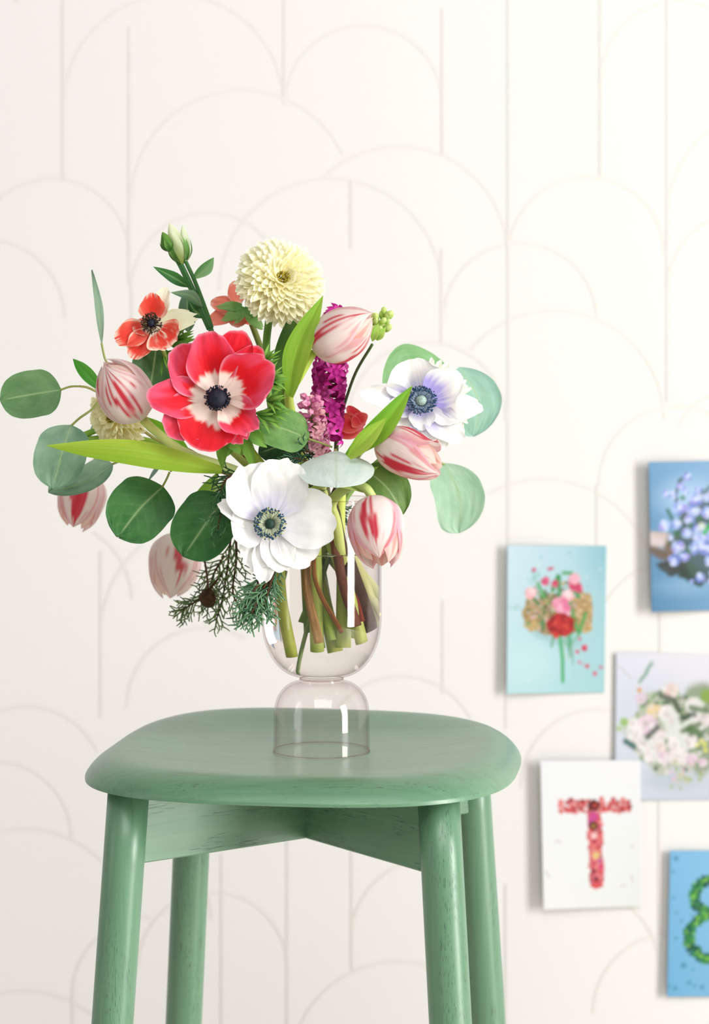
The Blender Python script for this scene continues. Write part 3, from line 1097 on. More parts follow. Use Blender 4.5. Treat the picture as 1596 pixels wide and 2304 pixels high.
# ---- lilac white anemone on the right ------------------------------------------------------------
LD = 2.045
lc = (948, 906)
la = thing('anemone', 'white anemone tinged with lilac, facing up on the right of the bouquet', 'flower', W(*lc, LD + .014), 'anemones in the vase')
CL = dict(lilac=1.3, tint=(186, 180, 234), cream=(240, 240, 236))
P_L = [
    (-60, 52, 62, -2, -5, dict(c=dict(lilac=1.3, tint=(180, 174, 226)))),
    (-138, -22, 62, 6, -4, dict(c=CL, cup=.6, rag=.05)),
    (-76, 14, 56, 2, -4, dict(c=CL, cup=.3, shift=(-4, 0))),
    (-34, -96, 128, -4, -4, dict(c=dict(lilac=.9, tint=(190, 186, 232), cream=(238, 240, 228)), cup=.3)),
    (40, 112, 92, 4, -3, dict(c=CL)),
    (92, 86, 76, 8, -2, dict(c=CL, rag=.03)),
    (135, 30, 66, 6, -1, dict(c=dict(lilac=.3), side=[(0, 0), (.6, .06), (1, -.10)], rag=.04)),
    (90, -62, 92, 6, 0, dict(c=dict(lilac=1.7, tint=(176, 166, 232)), cup=.32)),
    (4, 62, 60, 4, 0, dict(c=CL)),
]
open_petals(la, *lc, LD, P_L, white_col, 4)
anemone_center(la, lc[0], lc[1], LD - .002, 12, (150, 170, 160), (70, 86, 110), (34, 66, 98), (150, 170, 190), 20, 35, 220, 12, tilt=(0, -30), seed=11, h=.009)

# ---- small red and cream anemone -----------------------------------------------------------------
def coral_col(u, v, L, s, amt=1.0, red_=(226, 60, 46), cream=(246, 238, 214)):
    n = fbm(u * 4, v * 2.4, s)
    st = vnoise(u * 16, v * 3, s + 4)
    k = sstep(.30, .52, n * .6 + st * .25 + .12 + .25 * sstep(.1, .4, v) - (1 - amt) * .7)
    k = k * sstep(.10, .30, v) * (1 - .75 * sstep(.80, .98, np.maximum(np.abs(u), v)) * sstep(.35, .55, st))
    return mix(lin(cream), mix(lin(red_), lin((238, 120, 100)), np.abs(u) ** 2 * .8), k)


SD = 2.06
sc_ = (345, 731)
sa = thing('anemone', 'small red and cream anemone with brown stamens at the upper left', 'flower', W(*sc_, SD + .012), 'anemones in the vase')
P_S = [
    (30, -84, 44, -2, -4, dict(c=dict(amt=.1), cup=.5)),
    (-2, -72, 64, 2, -2, dict(c=dict(amt=1.2), rnd=.5)),
    (-46, 10, 40, 2, -3, dict(c=dict(amt=1.1))),
    (96, -18, 52, 4, -2, dict(c=dict(amt=-.1, cream=(240, 240, 206)), rag=.08)),
    (-86, 36, 64, 5, -1, dict(c=dict(amt=1.2), cup=.3)),
    (-50, 76, 60, 6, -1, dict(c=dict(amt=.75), cup=.2)),
    (44, 46, 92, 6, -1, dict(c=dict(amt=.62), cup=.25, rag=.06)),
]
open_petals(sa, *sc_, SD, P_S, coral_col, 4)
anemone_center(sa, sc_[0] - 2, sc_[1] - 2, SD - .003, 14, (26, 30, 46), (100, 74, 48), (56, 42, 30), (90, 66, 40), 9, 24, 150, 10, tilt=(-10, 0), seed=21, h=.008)
collar(sa, [(385, 775, 20, 66, 6), (395, 760, 45, 50, 5), (370, 790, -60, 60, 5), (400, 770, -10, 60, 5)], SD + .012, (52, 108, 38), (116, 168, 60), 9)

# ---- coral anemone behind the chrysanthemum ------------------------------------------------------
BD = 2.10
ca = thing('anemone', 'coral pink anemone seen from behind with green collar, left of the large yellow chrysanthemum', 'flower', W(536, 700, BD + .01), 'anemones in the vase')
CC = dict(amt=1.1, red_=(238, 134, 116), cream=(246, 200, 186))
open_petals(ca, 540, 694, BD, [
    (-14, -62, 40, 2, 0, dict(c=CC, cup=.3)), (-66, -14, 42, 4, 0, dict(c=CC)), (-72, 32, 40, 4, 0, dict(c=CC)),
    (-10, 42, 50, 6, 0, dict(c=CC)), (40, 30, 44, 2, 0, dict(c=CC))], coral_col, 4)
mbc = MB()
for i, (bx, by, tx, ty, w) in enumerate([(545, 690, 488, 690, 22), (548, 694, 500, 722, 30), (548, 690, 530, 726, 26), (552, 690, 566, 724, 26), (556, 690, 600, 712, 30), (556, 700, 590, 740, 30)]):
    V, F, U = blade(W(bx, by, BD - .010), W(tx, ty, BD - .016), w * BD / FPX, CAMDIR, WF_STRAP, 8, 12, arc=[(0, 0), (.5, .12), (1, -.1)], cup=.2, rnd=.3, rag=.12, seed=i)
    mbc.add(V, F, mix(lin((86, 148, 66)), lin((150, 196, 120)), U[:, 1]), U)
mbc.build('leaf_collar', M_LEAF, ca)

# ---- fallen-open red anemone at the back right ---------------------------------------------------
RD2 = 2.09
ra = thing('anemone', 'half hidden coral red anemone deep behind the upright tulip leaf on the right', 'flower', W(812, 962, RD2 + .01), 'anemones in the vase')
CR = dict(amt=1.6, red_=(216, 44, 60), cream=(240, 130, 140))
open_petals(ra, 822, 962, RD2, [(-74, -18, 46, 6, 0, dict(c=CR, cup=.4)), (-40, -48, 30, 2, 0, dict(c=CR, cup=.4)), (-24, -30, 44, 4, 0, dict(c=CR)), (-70, 14, 40, 4, -1, dict(c=CR))], coral_col, 4)

# ---- chrysanthemums ------------------------------------------------------------------------------
def chrysanthemum(label, cx, cy, d, R_px, axis, n_rings, cols, eye_c, seed, flat=.55, clip=None, petal_w=21, eye=True):
    """ball of many incurved petals; every petal is a copy of one of four petal meshes"""
    rn = random.Random(seed)
    c = W(cx, cy, d)
    t = thing('chrysanthemum', label, 'flower', c + Vector((0, .02, 0)), 'chrysanthemums in the vase')
    R_ = R_px * d / FPX
    ax = Vector(axis).normalized()
    X = ax.cross(Vector((0, 0, 1))).normalized()
    Y = ax.cross(X).normalized()
    protos = []
    for k in range(4):
        V, F, U = blade((0, 0, 0), (0, 0, 1), .34, (0, -1, 0), [(0, .4), (.3, .8), (.65, 1.0), (.88, 1.0), (1, .8)], 6, 9,
                        arc=[(0, 0), (.35, .03), (.7, .05), (1, .10 + .04 * k)], cup=.34, rnd=.32, rag=.09, ragf=2.2, seed=k + seed)
        c0, c1 = cols
        C = mix(lin(c0), lin(c1), U[:, 1] ** .8) * (.94 + .04 * k)
        protos.append(mk('petal', V, F, M_MUM, None, C, U))
        protos[-1].parent = t
    used = 0
    total = []
    for ring in range(n_rings):
        f = ring / (n_rings - 1)
        th = math.radians(108 - 86 * f)                        # angle from the flower's axis
        n = max(8, int((37 - 21 * f ** 1.3) * R_px / 97))
        for i in range(n):
            total.append((th + rn.uniform(-.08, .08), 2 * math.pi * (i + .5 * (ring % 2) + rn.uniform(-.2, .2)) / n, f))
    def dome(th, ph, k):
        return ((X * math.cos(ph) + Y * math.sin(ph)) * math.sin(th) + ax * math.cos(th) * flat) * (R_ * k)

    for th, ph, f in total:
        lift = rn.uniform(.95, 1.05)
        tip = dome(th, ph, lift)
        bs = dome(max(.05, th * (.52 - .12 * f)), ph, .60 - .06 * f)
        outd = (X * math.cos(ph) + Y * math.sin(ph)) * math.sin(th) + ax * (math.cos(th) + .35)
        L = (tip - bs).length * 1.04
        zz = (tip - bs).normalized()
        fr = (outd - zz * zz.dot(outd)).normalized()           # petals lie like scales over the dome
        yy = -fr
        xx = yy.cross(zz)
        M = Matrix((xx, yy, zz)).transposed().to_4x4()
        w = petal_w * d / FPX / .34 / L * rn.uniform(.85, 1.15)
        Mx = Matrix.Translation(bs + (c - t.location)) @ M @ Matrix.Diagonal((L * w, L, L, 1))
        if clip and not clip(bs + c, tip + c):
            continue
        if used < 4:
            o = protos[used]
        else:
            o = protos[rn.randrange(4)].copy()
            COL.objects.link(o)
            o.parent = t
        o.matrix_local = Mx
        used += 1
    if eye:
        mb = MB()
        for i in range(70):
            a, q = rn.uniform(0, 6.28), rn.random() ** .5
            b = c + (X * math.cos(a) + Y * math.sin(a)) * (.135 * R_ * q) + ax * R_ * .30
            e = b + ax * R_ * rn.uniform(.10, .20) + (X * math.cos(a) + Y * math.sin(a)) * R_ * .03 * q
            V, F, U = tube([b, e], [.0005, .0006, .00035], 4, 3)
            mb.add(V, F, lin(eye_c[rn.randrange(len(eye_c))]))
        mb.build('flower_eye', M_STAMEN, t, stuff=True)
    return t


mum = chrysanthemum('large pale yellow chrysanthemum head at the top of the bouquet', 628, 637, 2.045, 95, (.32, -1, .38), 10,
                    ((250, 240, 168), (255, 253, 230)), [(190, 170, 40), (160, 140, 24), (214, 200, 90), (120, 104, 20)], 4)
mum2 = chrysanthemum('pale yellow chrysanthemum partly hidden behind the left pink and white tulip', 270, 938, 2.075, 74, (-.75, -1, -.1), 7,
                     ((246, 236, 160), (254, 249, 216)), [(176, 160, 60), (150, 132, 40)], 14, flat=.6, petal_w=17)
mum3 = chrysanthemum('cream white chrysanthemum showing only its rim behind the lilac white anemone', 968, 905, 2.085, 92, (.1, -1, .15), 4,
                     ((240, 238, 200), (252, 252, 242)), [(176, 160, 60)], 24, flat=.25, petal_w=19, eye=False)


# ---- tulips --------------------------------------------------------------------------------------
def tulip_col(u, v, s, flame=1.0, red_=(214, 58, 74), blush=(240, 190, 204), edge=.5, inner=False):
    n = fbm(u * 2.2, v * 1.3, s)
    st = vnoise(u * 17 + v * 2, v * 1.8, s + 3)
    st2 = vnoise(u * 34, v * 2.4, s + 9)
    white = mix(lin((250, 246, 242)), lin((246, 238, 234)), v)
    # blush along the margins
    c = mix(white, lin(blush), np.clip(sstep(.55, 1.0, np.abs(u)) * edge * (.5 + st) + (st2 - .62) * .35, 0, 1))
    ctr = .12 * math.sin(s * 1.7)
    m = np.abs(u - ctr) * 1.15 + .80 * np.abs(v - .54) ** 1.3 + (n - .5) * .60 + (st - .5) * .70 + (st2 - .5) * .34
    k = (1 - sstep(.20 + .06 * max(0, flame - 1), .34 + .12 * max(0, flame - 1), m)) * min(1, flame)
    k2 = (1 - sstep(.10, .22, np.abs(np.abs(u) - .74) + (st - .5) * .5 + .5 * np.abs(v - .72))) * .40 * flame
    hue = mix(lin(red_), lin((230, 110, 130)), np.clip((st2 - .3) * .9, 0, 1))
    c = mix(c, hue, np.clip(np.maximum(k, k2), 0, 1))
    if inner:
        c = mix(c, lin((255, 226, 208)), .6)
    return mix(lin((246, 244, 226)), c, sstep(0, .12, v))


def tulip(label, base, tip, db, dt, w_px, roll, seed, open_=0.0, flames=None, twist=0.0, curl=None, edge=.5):
    """egg of three outer and three inner petals around the line base -> tip (photo pixels and depths)"""
    B, T = W(*base, db), W(*tip, dt)
    t = thing('tulip', label, 'flower', B, 'tulips in the vase')
    ax = T - B
    H = ax.length
    ax /= H
    side = ax.cross(CAMDIR).normalized()
    fr = side.cross(ax).normalized()
    if fr.dot(CAMDIR) < 0:
        fr = -fr
    Rm = w_px * (db + dt) / 2 / FPX / 2
    PR = [(0, .10), (.05, .42), (.16, .78), (.32, .98), (.48, 1.0), (.64, .93), (.8, .76 + open_ * .3), (.92, .52 + open_ * .6), (1, .26 + open_ * .8)]
    AN = [(0, 62), (.3, 66), (.55, 64), (.75, 52), (.9, 33), (.97, 17), (1, 3)]
    nu, nv = 22, 34
    for k in range(6):
        outer_ = k < 3
        phi0 = math.radians(roll + 120 * k + (0 if outer_ else 60))
        u = np.linspace(-1, 1, nu + 1)[None, :] * np.ones((nv + 1, 1))
        v = np.linspace(0, 1, nv + 1)[:, None] * np.ones((1, nu + 1))
        rr = curve(PR, v) * Rm * (1.0 if outer_ else .90)
        rr = rr * (1 + .05 * (fbm(u * 1.5, v * 2, seed + k) - .5) * 2 + (.05 * (1 - np.abs(u)) if outer_ else 0) - .03 * np.abs(u) ** 3)
        hz = H * (1.0 - (.0 if outer_ else .03) + .04 * math.sin(seed * 3 + k * 2))
        z = v * hz
        if curl and k in curl:                                  # tip of this petal bends outwards
            cu = curl[k]
            e = np.clip((v - .6) / .4, 0, 1)
            rr = rr + cu * Rm * e ** 2
            z = z - abs(cu) * .35 * H * e ** 3
        ph = phi0 + np.radians(curve(AN, v)) * u + twist * v
        z = z + .03 * H * (fbm(u * 3, v * 0 + 4, seed + k) - .5) * v
        V = np.array(B) + (rr * np.cos(ph))[..., None] * np.array(fr) + (rr * np.sin(ph))[..., None] * np.array(side) + z[..., None] * np.array(ax)
        fl = 1.0 if flames is None else flames[k]
        C = tulip_col(u.ravel(), v.ravel(), seed + k * 1.37, fl, inner=not outer_, edge=edge)
        mk('petal', V.reshape(-1, 3), grid_faces(nv, nu), M_TULIP, t, C, np.stack([(u + 1) / 2, v], -1).reshape(-1, 2))
    return t


T1 = tulip('closed pink and white tulip on the left, against the large red anemone', (322, 944), (234, 818), 2.0, 1.985, 124, -8, 2, open_=-.15, edge=.3, flames=[1, .8, .8, .6, .9, .6])
T2 = tulip('closed pink and white tulip at the upper right, above the magenta hyacinth', (706, 790), (838, 710), 2.02, 2.0, 114, -25, 5, open_=-.12)
T3 = tulip('pink and white tulip on the right, under the lilac white anemone', (850, 988), (992, 1058), 2.0, 1.965, 108, 35, 9, open_=.12, curl={2: .7}, edge=1.1, flames=[1.3, 1, 1, 1, 1, 1])
T4 = tulip('nodding pink and white tulip hanging in front of the vase rim', (838, 1118), (858, 1270), 1.985, 1.955, 126, 6, 12, open_=.12, edge=1.1, flames=[1.8, 1.2, 1.2, 1.3, 1.2, 1.2])
T5 = tulip('blurred white and pink tulip hanging at the back, below the round green leaves', (402, 1198), (384, 1344), 2.24, 2.22, 118, -10, 17, open_=.06, flames=[.9, .8, .4, .3, .5, .3], edge=.3)
T6 = tulip('blurred red and white tulip at the far left, under a grey green leaf', (196, 1060), (168, 1188), 2.25, 2.24, 108, 0, 22, open_=.15, flames=[1.2, 1, 1.1, 1, 1, 1])


def tulip_leaf(parent, base, tip, db, dt, w, c0=(86, 140, 30), c1=(150, 190, 70), n=(0, 0, 0), arc=((0, 0), (.5, .06), (1, -.02)), fold=.35, side=None, wf=None, label=None):
    V, F, U = blade(W(*base, db), W(*tip, dt), w * (db + dt) / 2 / FPX, CAMDIR + Vector(n), wf or WF_LANCE, 16, 34,
                    arc=list(arc), fold=fold, side=side, seed=int(base[0]))
    line = vnoise(U[:, 0] * 40, U[:, 1] * .8, int(tip[0]))
    C = mix(lin(c0), lin(c1), np.clip(sstep(0, 1, U[:, 0]) * .55 + line * .3 + .15, 0, 1))
    return mk('leaf', V, F, M_LEAF, parent, C, U, label=label)


tulip_leaf(T1, (500, 1056), (104, 999), 1.985, 1.965, 62, (110, 150, 20), (176, 204, 70), n=(0, 0, .35), fold=-.5, side=[(0, 0), (.5, .015), (1, 0)])
tulip_leaf(T1, (232, 880), (163, 806), 2.03, 2.05, 30, (50, 130, 30), (96, 170, 60))
tulip_leaf(T1, (420, 1010), (330, 938), 2.02, 2.01, 30, (90, 160, 20), (140, 200, 60))
tulip_leaf(T2, (652, 892), (722, 664), 2.02, 2.0, 58, (96, 150, 20), (166, 204, 76), fold=.4, side=[(0, 0), (.4, -.05), (1, .02)])
tulip_leaf(T2, (626, 930), (676, 672), 2.05, 2.06, 66, (40, 90, 30), (96, 130, 40))
tulip_leaf(T3, (783, 1026), (928, 868), 1.99, 1.975, 52, (70, 140, 20), (150, 196, 60), fold=.5, side=[(0, 0), (.5, .06), (1, 0)])
tulip_leaf(T3, (786, 1030), (870, 940), 1.975, 1.965, 40, (110, 160, 20), (186, 212, 90), fold=.5)
tulip_leaf(T5, (436, 1160), (492, 1062), 2.1, 2.06, 38, (120, 170, 40), (170, 206, 90))
tulip_leaf(T4, (690, 1106), (838, 1112), 2.01, 1.985, 42, (140, 180, 60), (206, 224, 140), n=(0, 0, 1.2), arc=((0, 0), (.5, .16), (1, 0)))
tulip_leaf(T4, (760, 1096), (852, 1050), 2.02, 1.99, 34, (110, 160, 50), (170, 206, 90), arc=((0, 0), (.5, .10), (1, 0)))


# ---- hyacinths -----------------------------------------------------------------------------------
def hyacinth(label, base, tip, db, dt, w_px, n, cols, seed, fl=30, bud=0.0):
    rn = random.Random(seed)
    B, T = W(*base, db), W(*tip, dt)
    t = thing('hyacinth', label, 'flower', B, 'hyacinths in the vase')
    ax = (T - B)
    H = ax.length
    ax /= H
    X = ax.cross(CAMDIR).normalized()
    Y = ax.cross(X).normalized()
    R_ = w_px * db / FPX / 2
    sz = fl * db / FPX / 2
    stem(t, [B - ax * .03, B, T], [.0032, .003, .002], (120, 130, 70), seg=8)
    for i in range(n):
        f = (i + .5) / n
        ph = i * 2.399 + rn.uniform(-.25, .25)
        o = (X * math.cos(ph) + Y * math.sin(ph))
        p0 = B + ax * (H * f)
        dirv = (o + ax * (.15 + .9 * max(0, f - .55))).normalized()
        prof = R_ * (1 - .55 * max(0, f - .6) / .4)
        face = p0 + dirv * prof
        mb = MB()
        c0, c1 = (lin(c) for c in cols[rn.randrange(len(cols))])
        # tube of the floret
        V, F, U = tube([p0, p0.lerp(face, .6), face], [sz * .16, sz * .40, sz * .34], 6, 5)
        mb.add(V, F, mix(c0, c1, .3 * np.ones(len(V))), U)
        S1 = dirv.cross(ax).normalized()
        S2 = dirv.cross(S1).normalized()
        closed = f > 1 - bud
        spin = rn.uniform(0, 1)
        for k in range(6):
            a = k * math.pi / 3 + spin
            rad = S1 * math.cos(a) + S2 * math.sin(a)
            if closed:
                tp = face + dirv * sz * .9 + rad * sz * .12
            else:
                tp = face + rad * sz * 1.0 - dirv * sz * .15
            V, F, U = blade(face - dirv * sz * .15 + rad * sz * .08, tp, sz * .50, dirv if not closed else rad, WF_SLIM if not closed else WF_LANCE, 4, 8,
                            arc=[(0, 0), (.45, .22), (1, -.15)], cup=.5)
            mb.add(V, F, mix(c0, c1, U[:, 1]), U)
        mb.build('floret', M_PETAL, t)
    return t


MAG = [((176, 16, 130), (232, 66, 180)), ((196, 40, 146), (244, 116, 204)), ((150, 10, 106), (216, 44, 160))]
PNK = [((220, 120, 170), (246, 190, 212)), ((208, 96, 158), (240, 164, 200)), ((228, 140, 170), (252, 212, 210))]
H1 = hyacinth('tall deep magenta hyacinth behind the upper right tulip', (732, 990), (752, 705), 2.075, 2.085, 70, 46, MAG, 4, 54)
H2 = hyacinth('short light pink hyacinth with rounded buds in front of the magenta one', (716, 1022), (698, 900), 2.02, 2.0, 54, 36, PNK, 6, 36, bud=.40)

# ---- lisianthus buds -----------------------------------------------------------------------------
lz = thing('lisianthus', 'pale green lisianthus buds on long stems at the top left', 'flower', W(470, 736, 2.07))
LZ = 2.08


def bud(parent, base, tip, w, d, c0, c1, seed, sep=4):
    B, T = W(*base, d), W(*tip, d)
    ax = T - B
    H = ax.length
    ax /= H
    X = ax.cross(CAMDIR).normalized()
    Y = ax.cross(X)
    nu, nv = 20, 22
    V, U = [], []
    for j in range(nv + 1):
        v = j / nv
        r = w * d / FPX / 2 * float(curve([(0, .25), (.12, .68), (.35, 1), (.6, .86), (.85, .48), (1, .06)], v))
        for i in range(nu):
            a = 2 * math.pi * i / nu
            rr = r * (1 + .10 * math.cos(3 * (a + v * 2.6)))
            V.append(tuple(B + ax * H * v + (X * math.cos(a) + Y * math.sin(a)) * rr))
            U.append((i / nu, v))
    U = np.array(U)
    s = vnoise(U[:, 0] * 14 + U[:, 1] * 4, U[:, 1] * 2, seed)
    C = mix(lin(c0), lin(c1), np.clip(1 - U[:, 1] * 1.2 + (s - .5) * .7, 0, 1))
    b = mk('bud', V, grid_faces(nv, nu, True), M_TULIP, parent, C, U)
    for k in range(sep):
        a = 2 * math.pi * k / sep + seed
        o = X * math.cos(a) + Y * math.sin(a)
        r = w * d / FPX / 2
        V, F, U2 = blade(B + o * r * .3, B + o * r * 1.25 + ax * H * .62, r * .7, o, WF_SLIM, 4, 12, arc=[(0, 0), (.4, .10), (1, -.02)], fold=.3)
        mk('sepal', V, F, M_LEAF, b, mix(lin((50, 110, 40)), lin((120, 170, 80)), U2[:, 1]), U2)
    return b


bud(lz, (410, 594), (382, 502), 38, LZ, (244, 246, 220), (172, 196, 110), 1)
bud(lz, (420, 586), (411, 507), 24, LZ + .012, (236, 242, 216), (176, 204, 130), 2)
bud(lz, (382, 566), (366, 522), 26, LZ - .006, (120, 170, 70), (60, 120, 40), 3)
for p, r in [([(408, 594), (432, 645), (462, 712), (474, 740)], .0021), ([(418, 588), (440, 636), (466, 706), (476, 738)], .0019), ([(384, 566), (404, 598), (428, 650), (458, 716), (470, 742)], .0015)]:
    stem(lz, [W(x, y, LZ) for x, y in p], [r, r * 1.1, r * 1.25], (60, 116, 56), c2=(44, 96, 44))


def small_leaf(parent, base, tip, w, d, dt=None, c0=(56, 112, 50), c1=(110, 160, 90), n=(0, 0, 0), arc=((0, 0), (.5, .10), (1, -.05)), side=None):
    V, F, U = blade(W(*base, d), W(*tip, dt or d), w * d / FPX, CAMDIR + Vector(n), WF_SLIM, 8, 18, arc=list(arc), fold=.25, side=side)
    mid = np.exp(-((U[:, 0] - .5) / .05) ** 2)
    C = mix(mix(lin(c0), lin(c1), U[:, 0]), lin((150, 190, 120)), mid * .5)
    return mk('leaf', V, F, M_LEAF, parent, C, U)


small_leaf(lz, (426, 646), (346, 600), 26, LZ, LZ - .015, (40, 100, 44), (64, 124, 60))
small_leaf(lz, (434, 628), (482, 578), 28, LZ, LZ + .01, (80, 136, 70), (140, 184, 128), side=[(0, 0), (.5, .10), (1, 0)])
small_leaf(lz, (456, 690), (386, 658), 26, LZ - .002, LZ - .02, (78, 118, 78), (140, 168, 140), side=[(0, 0), (.5, .12), (1, 0)])
small_leaf(lz, (462, 716), (424, 676), 30, LZ, LZ + .004, (34, 84, 38), (52, 106, 50), side=[(0, 0), (.5, -.1), (1, 0)])

# ---- snapdragon tip ------------------------------------------------------------------------------
sn = thing('snapdragon', 'lime green snapdragon tip peeking out right of the upper tulip', 'flower', W(838, 775, 2.05))
rn = random.Random(5)
for i in range(26):
    f = i / 25
    cx, cy = 838 + 34 * f + rn.uniform(-15, 15) * (1 - .3 * f), 755 - 44 * f + rn.uniform(-13, 13)
    L = rn.uniform(22, 30) * (1 - .35 * f)
    a = math.radians(rn.uniform(10, 100))
    B = W(cx, cy, 2.05 - rn.uniform(0, .014))
    T = W(cx + L * math.cos(a), cy - L * math.sin(a), 2.045 - rn.uniform(0, .014))
    V, F, U = tube([B, B.lerp(T, .35), B.lerp(T, .75), T], [.0012, .0036 * (1 - .3 * f), .0034 * (1 - .3 * f), .0006], 8, 9)
    mk('bud', V, F, M_TULIP, sn, mix(lin((178, 214, 96)), lin((236, 246, 170)), U[:, 1]), U)
for cx, cy, tx, ty in [(838, 768, 852, 728), (848, 766, 868, 736)]:
    small_leaf(sn, (cx, cy), (tx, ty), 18, 2.035, 2.03, (130, 180, 60), (190, 220, 110))
stem(sn, [W(838, 775, 2.055), W(800, 840, 2.08), W(772, 920, 2.09), W(758, 960, 2.085)], .0014, (76, 104, 52), c2=(60, 80, 40))


# ---- eucalyptus ----------------------------------------------------------------------------------
def leaf_col(U, c0, c1, seed, vein=(170, 196, 140), vs=.7):
    u, v = np.abs(U[:, 0] * 2 - 1), U[:, 1]
    n = fbm(U[:, 0] * 5, v * 5, seed)
    c = mix(lin(c0), lin(c1), np.clip(n * 1.1 - .05 + .25 * (U[:, 0] - .5), 0, 1))
    mid = np.exp(-(u / .035) ** 2) * (1 - sstep(.8, 1, v))
    fr = (v * 6.0 - u * 2.1 + 10) % 1.0
    sv = np.exp(-((fr - .5) / .055) ** 2) * .12 * (1 - u * .6)
    return mix(c, lin(vein), np.clip(np.maximum(mid * vs, sv), 0, 1))


def round_leaf(parent, base, tip, w, db, dt, c0, c1, n=(0, 0, 0), arc=((0, 0), (.5, .04), (1, -.04)), cup=.12, wf=None, rag=0.0, seed=0, side=None, vs=.7, petiole=None, fold=0.0, ruf=.02):
    B, T = W(*base, db), W(*tip, dt)
    V, F, U = blade(B, T, w * (db + dt) / 2 / FPX, CAMDIR + Vector(n), wf or WF_ROUND, 40, 40, arc=list(arc), cup=cup, rag=rag, ragf=9, seed=seed, side=side, fold=fold, ruf=ruf)
    o = mk('leaf', V, F, M_LEAF, parent, leaf_col(U, c0, c1, seed, vs=vs), U)
    if petiole:
        stem(o, [B + (T - B) * .02] + [W(x, y, d) for x, y, d in petiole], .0011, (150, 160, 84), 'petiole', 6, 12)
    return o


def branch(label, loc):
    return thing('eucalyptus_branch', label, 'branch', loc, 'eucalyptus branches in the vase')


GA, GB = (84, 130, 84), (128, 170, 124)
ea = branch('eucalyptus branch with grey green round leaves reaching furthest left', W(480, 1070, 2.05))
stem(ea, [W(500, 1060, 2.05), W(420, 1010, 2.06), (W(345, 985, 2.06)), W(255, 905, 2.06), W(205, 875, 2.05), W(180, 869, 2.045)], [.0020, .0016, .0013, .0010], (150, 140, 76), c2=(168, 170, 90))
round_leaf(ea, (138, 877), (0, 900), 106, 2.04, 2.03, (86, 130, 80), (116, 156, 104), seed=1, petiole=[(158, 870, 2.043), (180, 869, 2.045)], wf=WF_ROUND)
round_leaf(ea, (160, 956), (118, 1098), 120, 2.02, 2.0, (96, 138, 108), (150, 184, 154), seed=2, n=(-.15, 0, 0), petiole=[(180, 940, 2.04), (208, 920, 2.05), (232, 890, 2.06)], rag=.015)
round_leaf(ea, (254, 1044), (108, 1104), 72, 2.05, 2.03, (96, 140, 108), (168, 198, 174), seed=3, n=(-.2, 0, .6), side=[(0, 0), (.5, -.14), (1, 0)], petiole=[(275, 1035, 2.065), (330, 1010, 2.06)], cup=.3)
V_ = round_leaf(ea, (229, 776), (211, 604), 24, 2.06, 2.09, (110, 140, 116), (140, 166, 140), seed=4, wf=WF_SLIM, n=(.9, 0, 0), petiole=[(236, 806, 2.06), (246, 828, 2.06), (262, 905, 2.06)], cup=.1, side=[(0, 0), (.5, -.02), (1, 0)])
round_leaf(ea, (372, 1030), (330, 1086), 10, 2.08, 2.1, (110, 140, 130), (150, 180, 170), seed=5, wf=WF_SLIM, petiole=[(380, 1015, 2.07)])
round_leaf(ea, (232, 930), (196, 990), 14, 2.1, 2.12, (130, 160, 150), (160, 190, 180), seed=6, wf=WF_SLIM)

eb = branch('eucalyptus branch with two dark green round leaves hanging left of the vase', W(500, 1090, 2.04))
stem(eb, [W(540, 1080, 2.05), W(470, 1045, 2.04), W(410, 1035, 2.03), W(384, 1060, 2.02)], [.0016, .0012, .0011], (140, 130, 70))
DG0, DG1 = (44, 98, 46), (74, 126, 66)
round_leaf(eb, (367, 1094), (266, 1207), 140, 2.02, 2.0, DG0, DG1, seed=11, petiole=[(374, 1080, 2.02), (382, 1062, 2.02)], rag=.02, side=[(0, 0), (.5, .03), (1, 0)], vs=.6)
round_leaf(eb, (508, 1116), (412, 1252), 136, 2.005, 1.995, DG0, (66, 118, 60), seed=12, petiole=[(520, 1100, 2.02), (530, 1084, 2.04)], vs=.6)

ec = branch('eucalyptus branch with a silvery leaf and green leaves over the vase rim', W(740, 1030, 2.02))
stem(ec, [W(700, 1085, 2.04), W(742, 1040, 2.02), W(756, 1012, 2.0)], [.0018, .0014, .0013], (160, 150, 80))
round_leaf(ec, (696, 988), (572, 948), 92, 2.0, 1.985, (82, 134, 62), (126, 168, 96), seed=21, petiole=[(720, 996, 2.0), (748, 1006, 2.0)], side=[(0, 0), (.5, .03), (1, 0)], cup=.05)
round_leaf(ec, (756, 1014), (757, 1092), 172, 2.0, 1.945, (198, 216, 206), (222, 234, 228), seed=22, n=(0, 0, 1.0), cup=-.12, vs=.35, wf=[(0, .02), (.05, .20), (.2, .66), (.4, .95), (.55, 1.0), (.75, .86), (.92, .48), (1, .02)], ruf=.01)
round_leaf(ec, (818, 1052), (910, 1156), 104, 2.0, 2.0, (72, 112, 44), (110, 142, 70), seed=23, n=(.3, 0, .3), petiole=[(800, 1056, 2.0), (770, 1030, 2.0)], side=[(0, 0), (.5, -.06), (1, 0)])
round_leaf(ec, (690, 985), (580, 1020), 78, 2.04, 2.05, (36, 74, 42), (56, 96, 54), seed=24, wf=WF_LEAF)

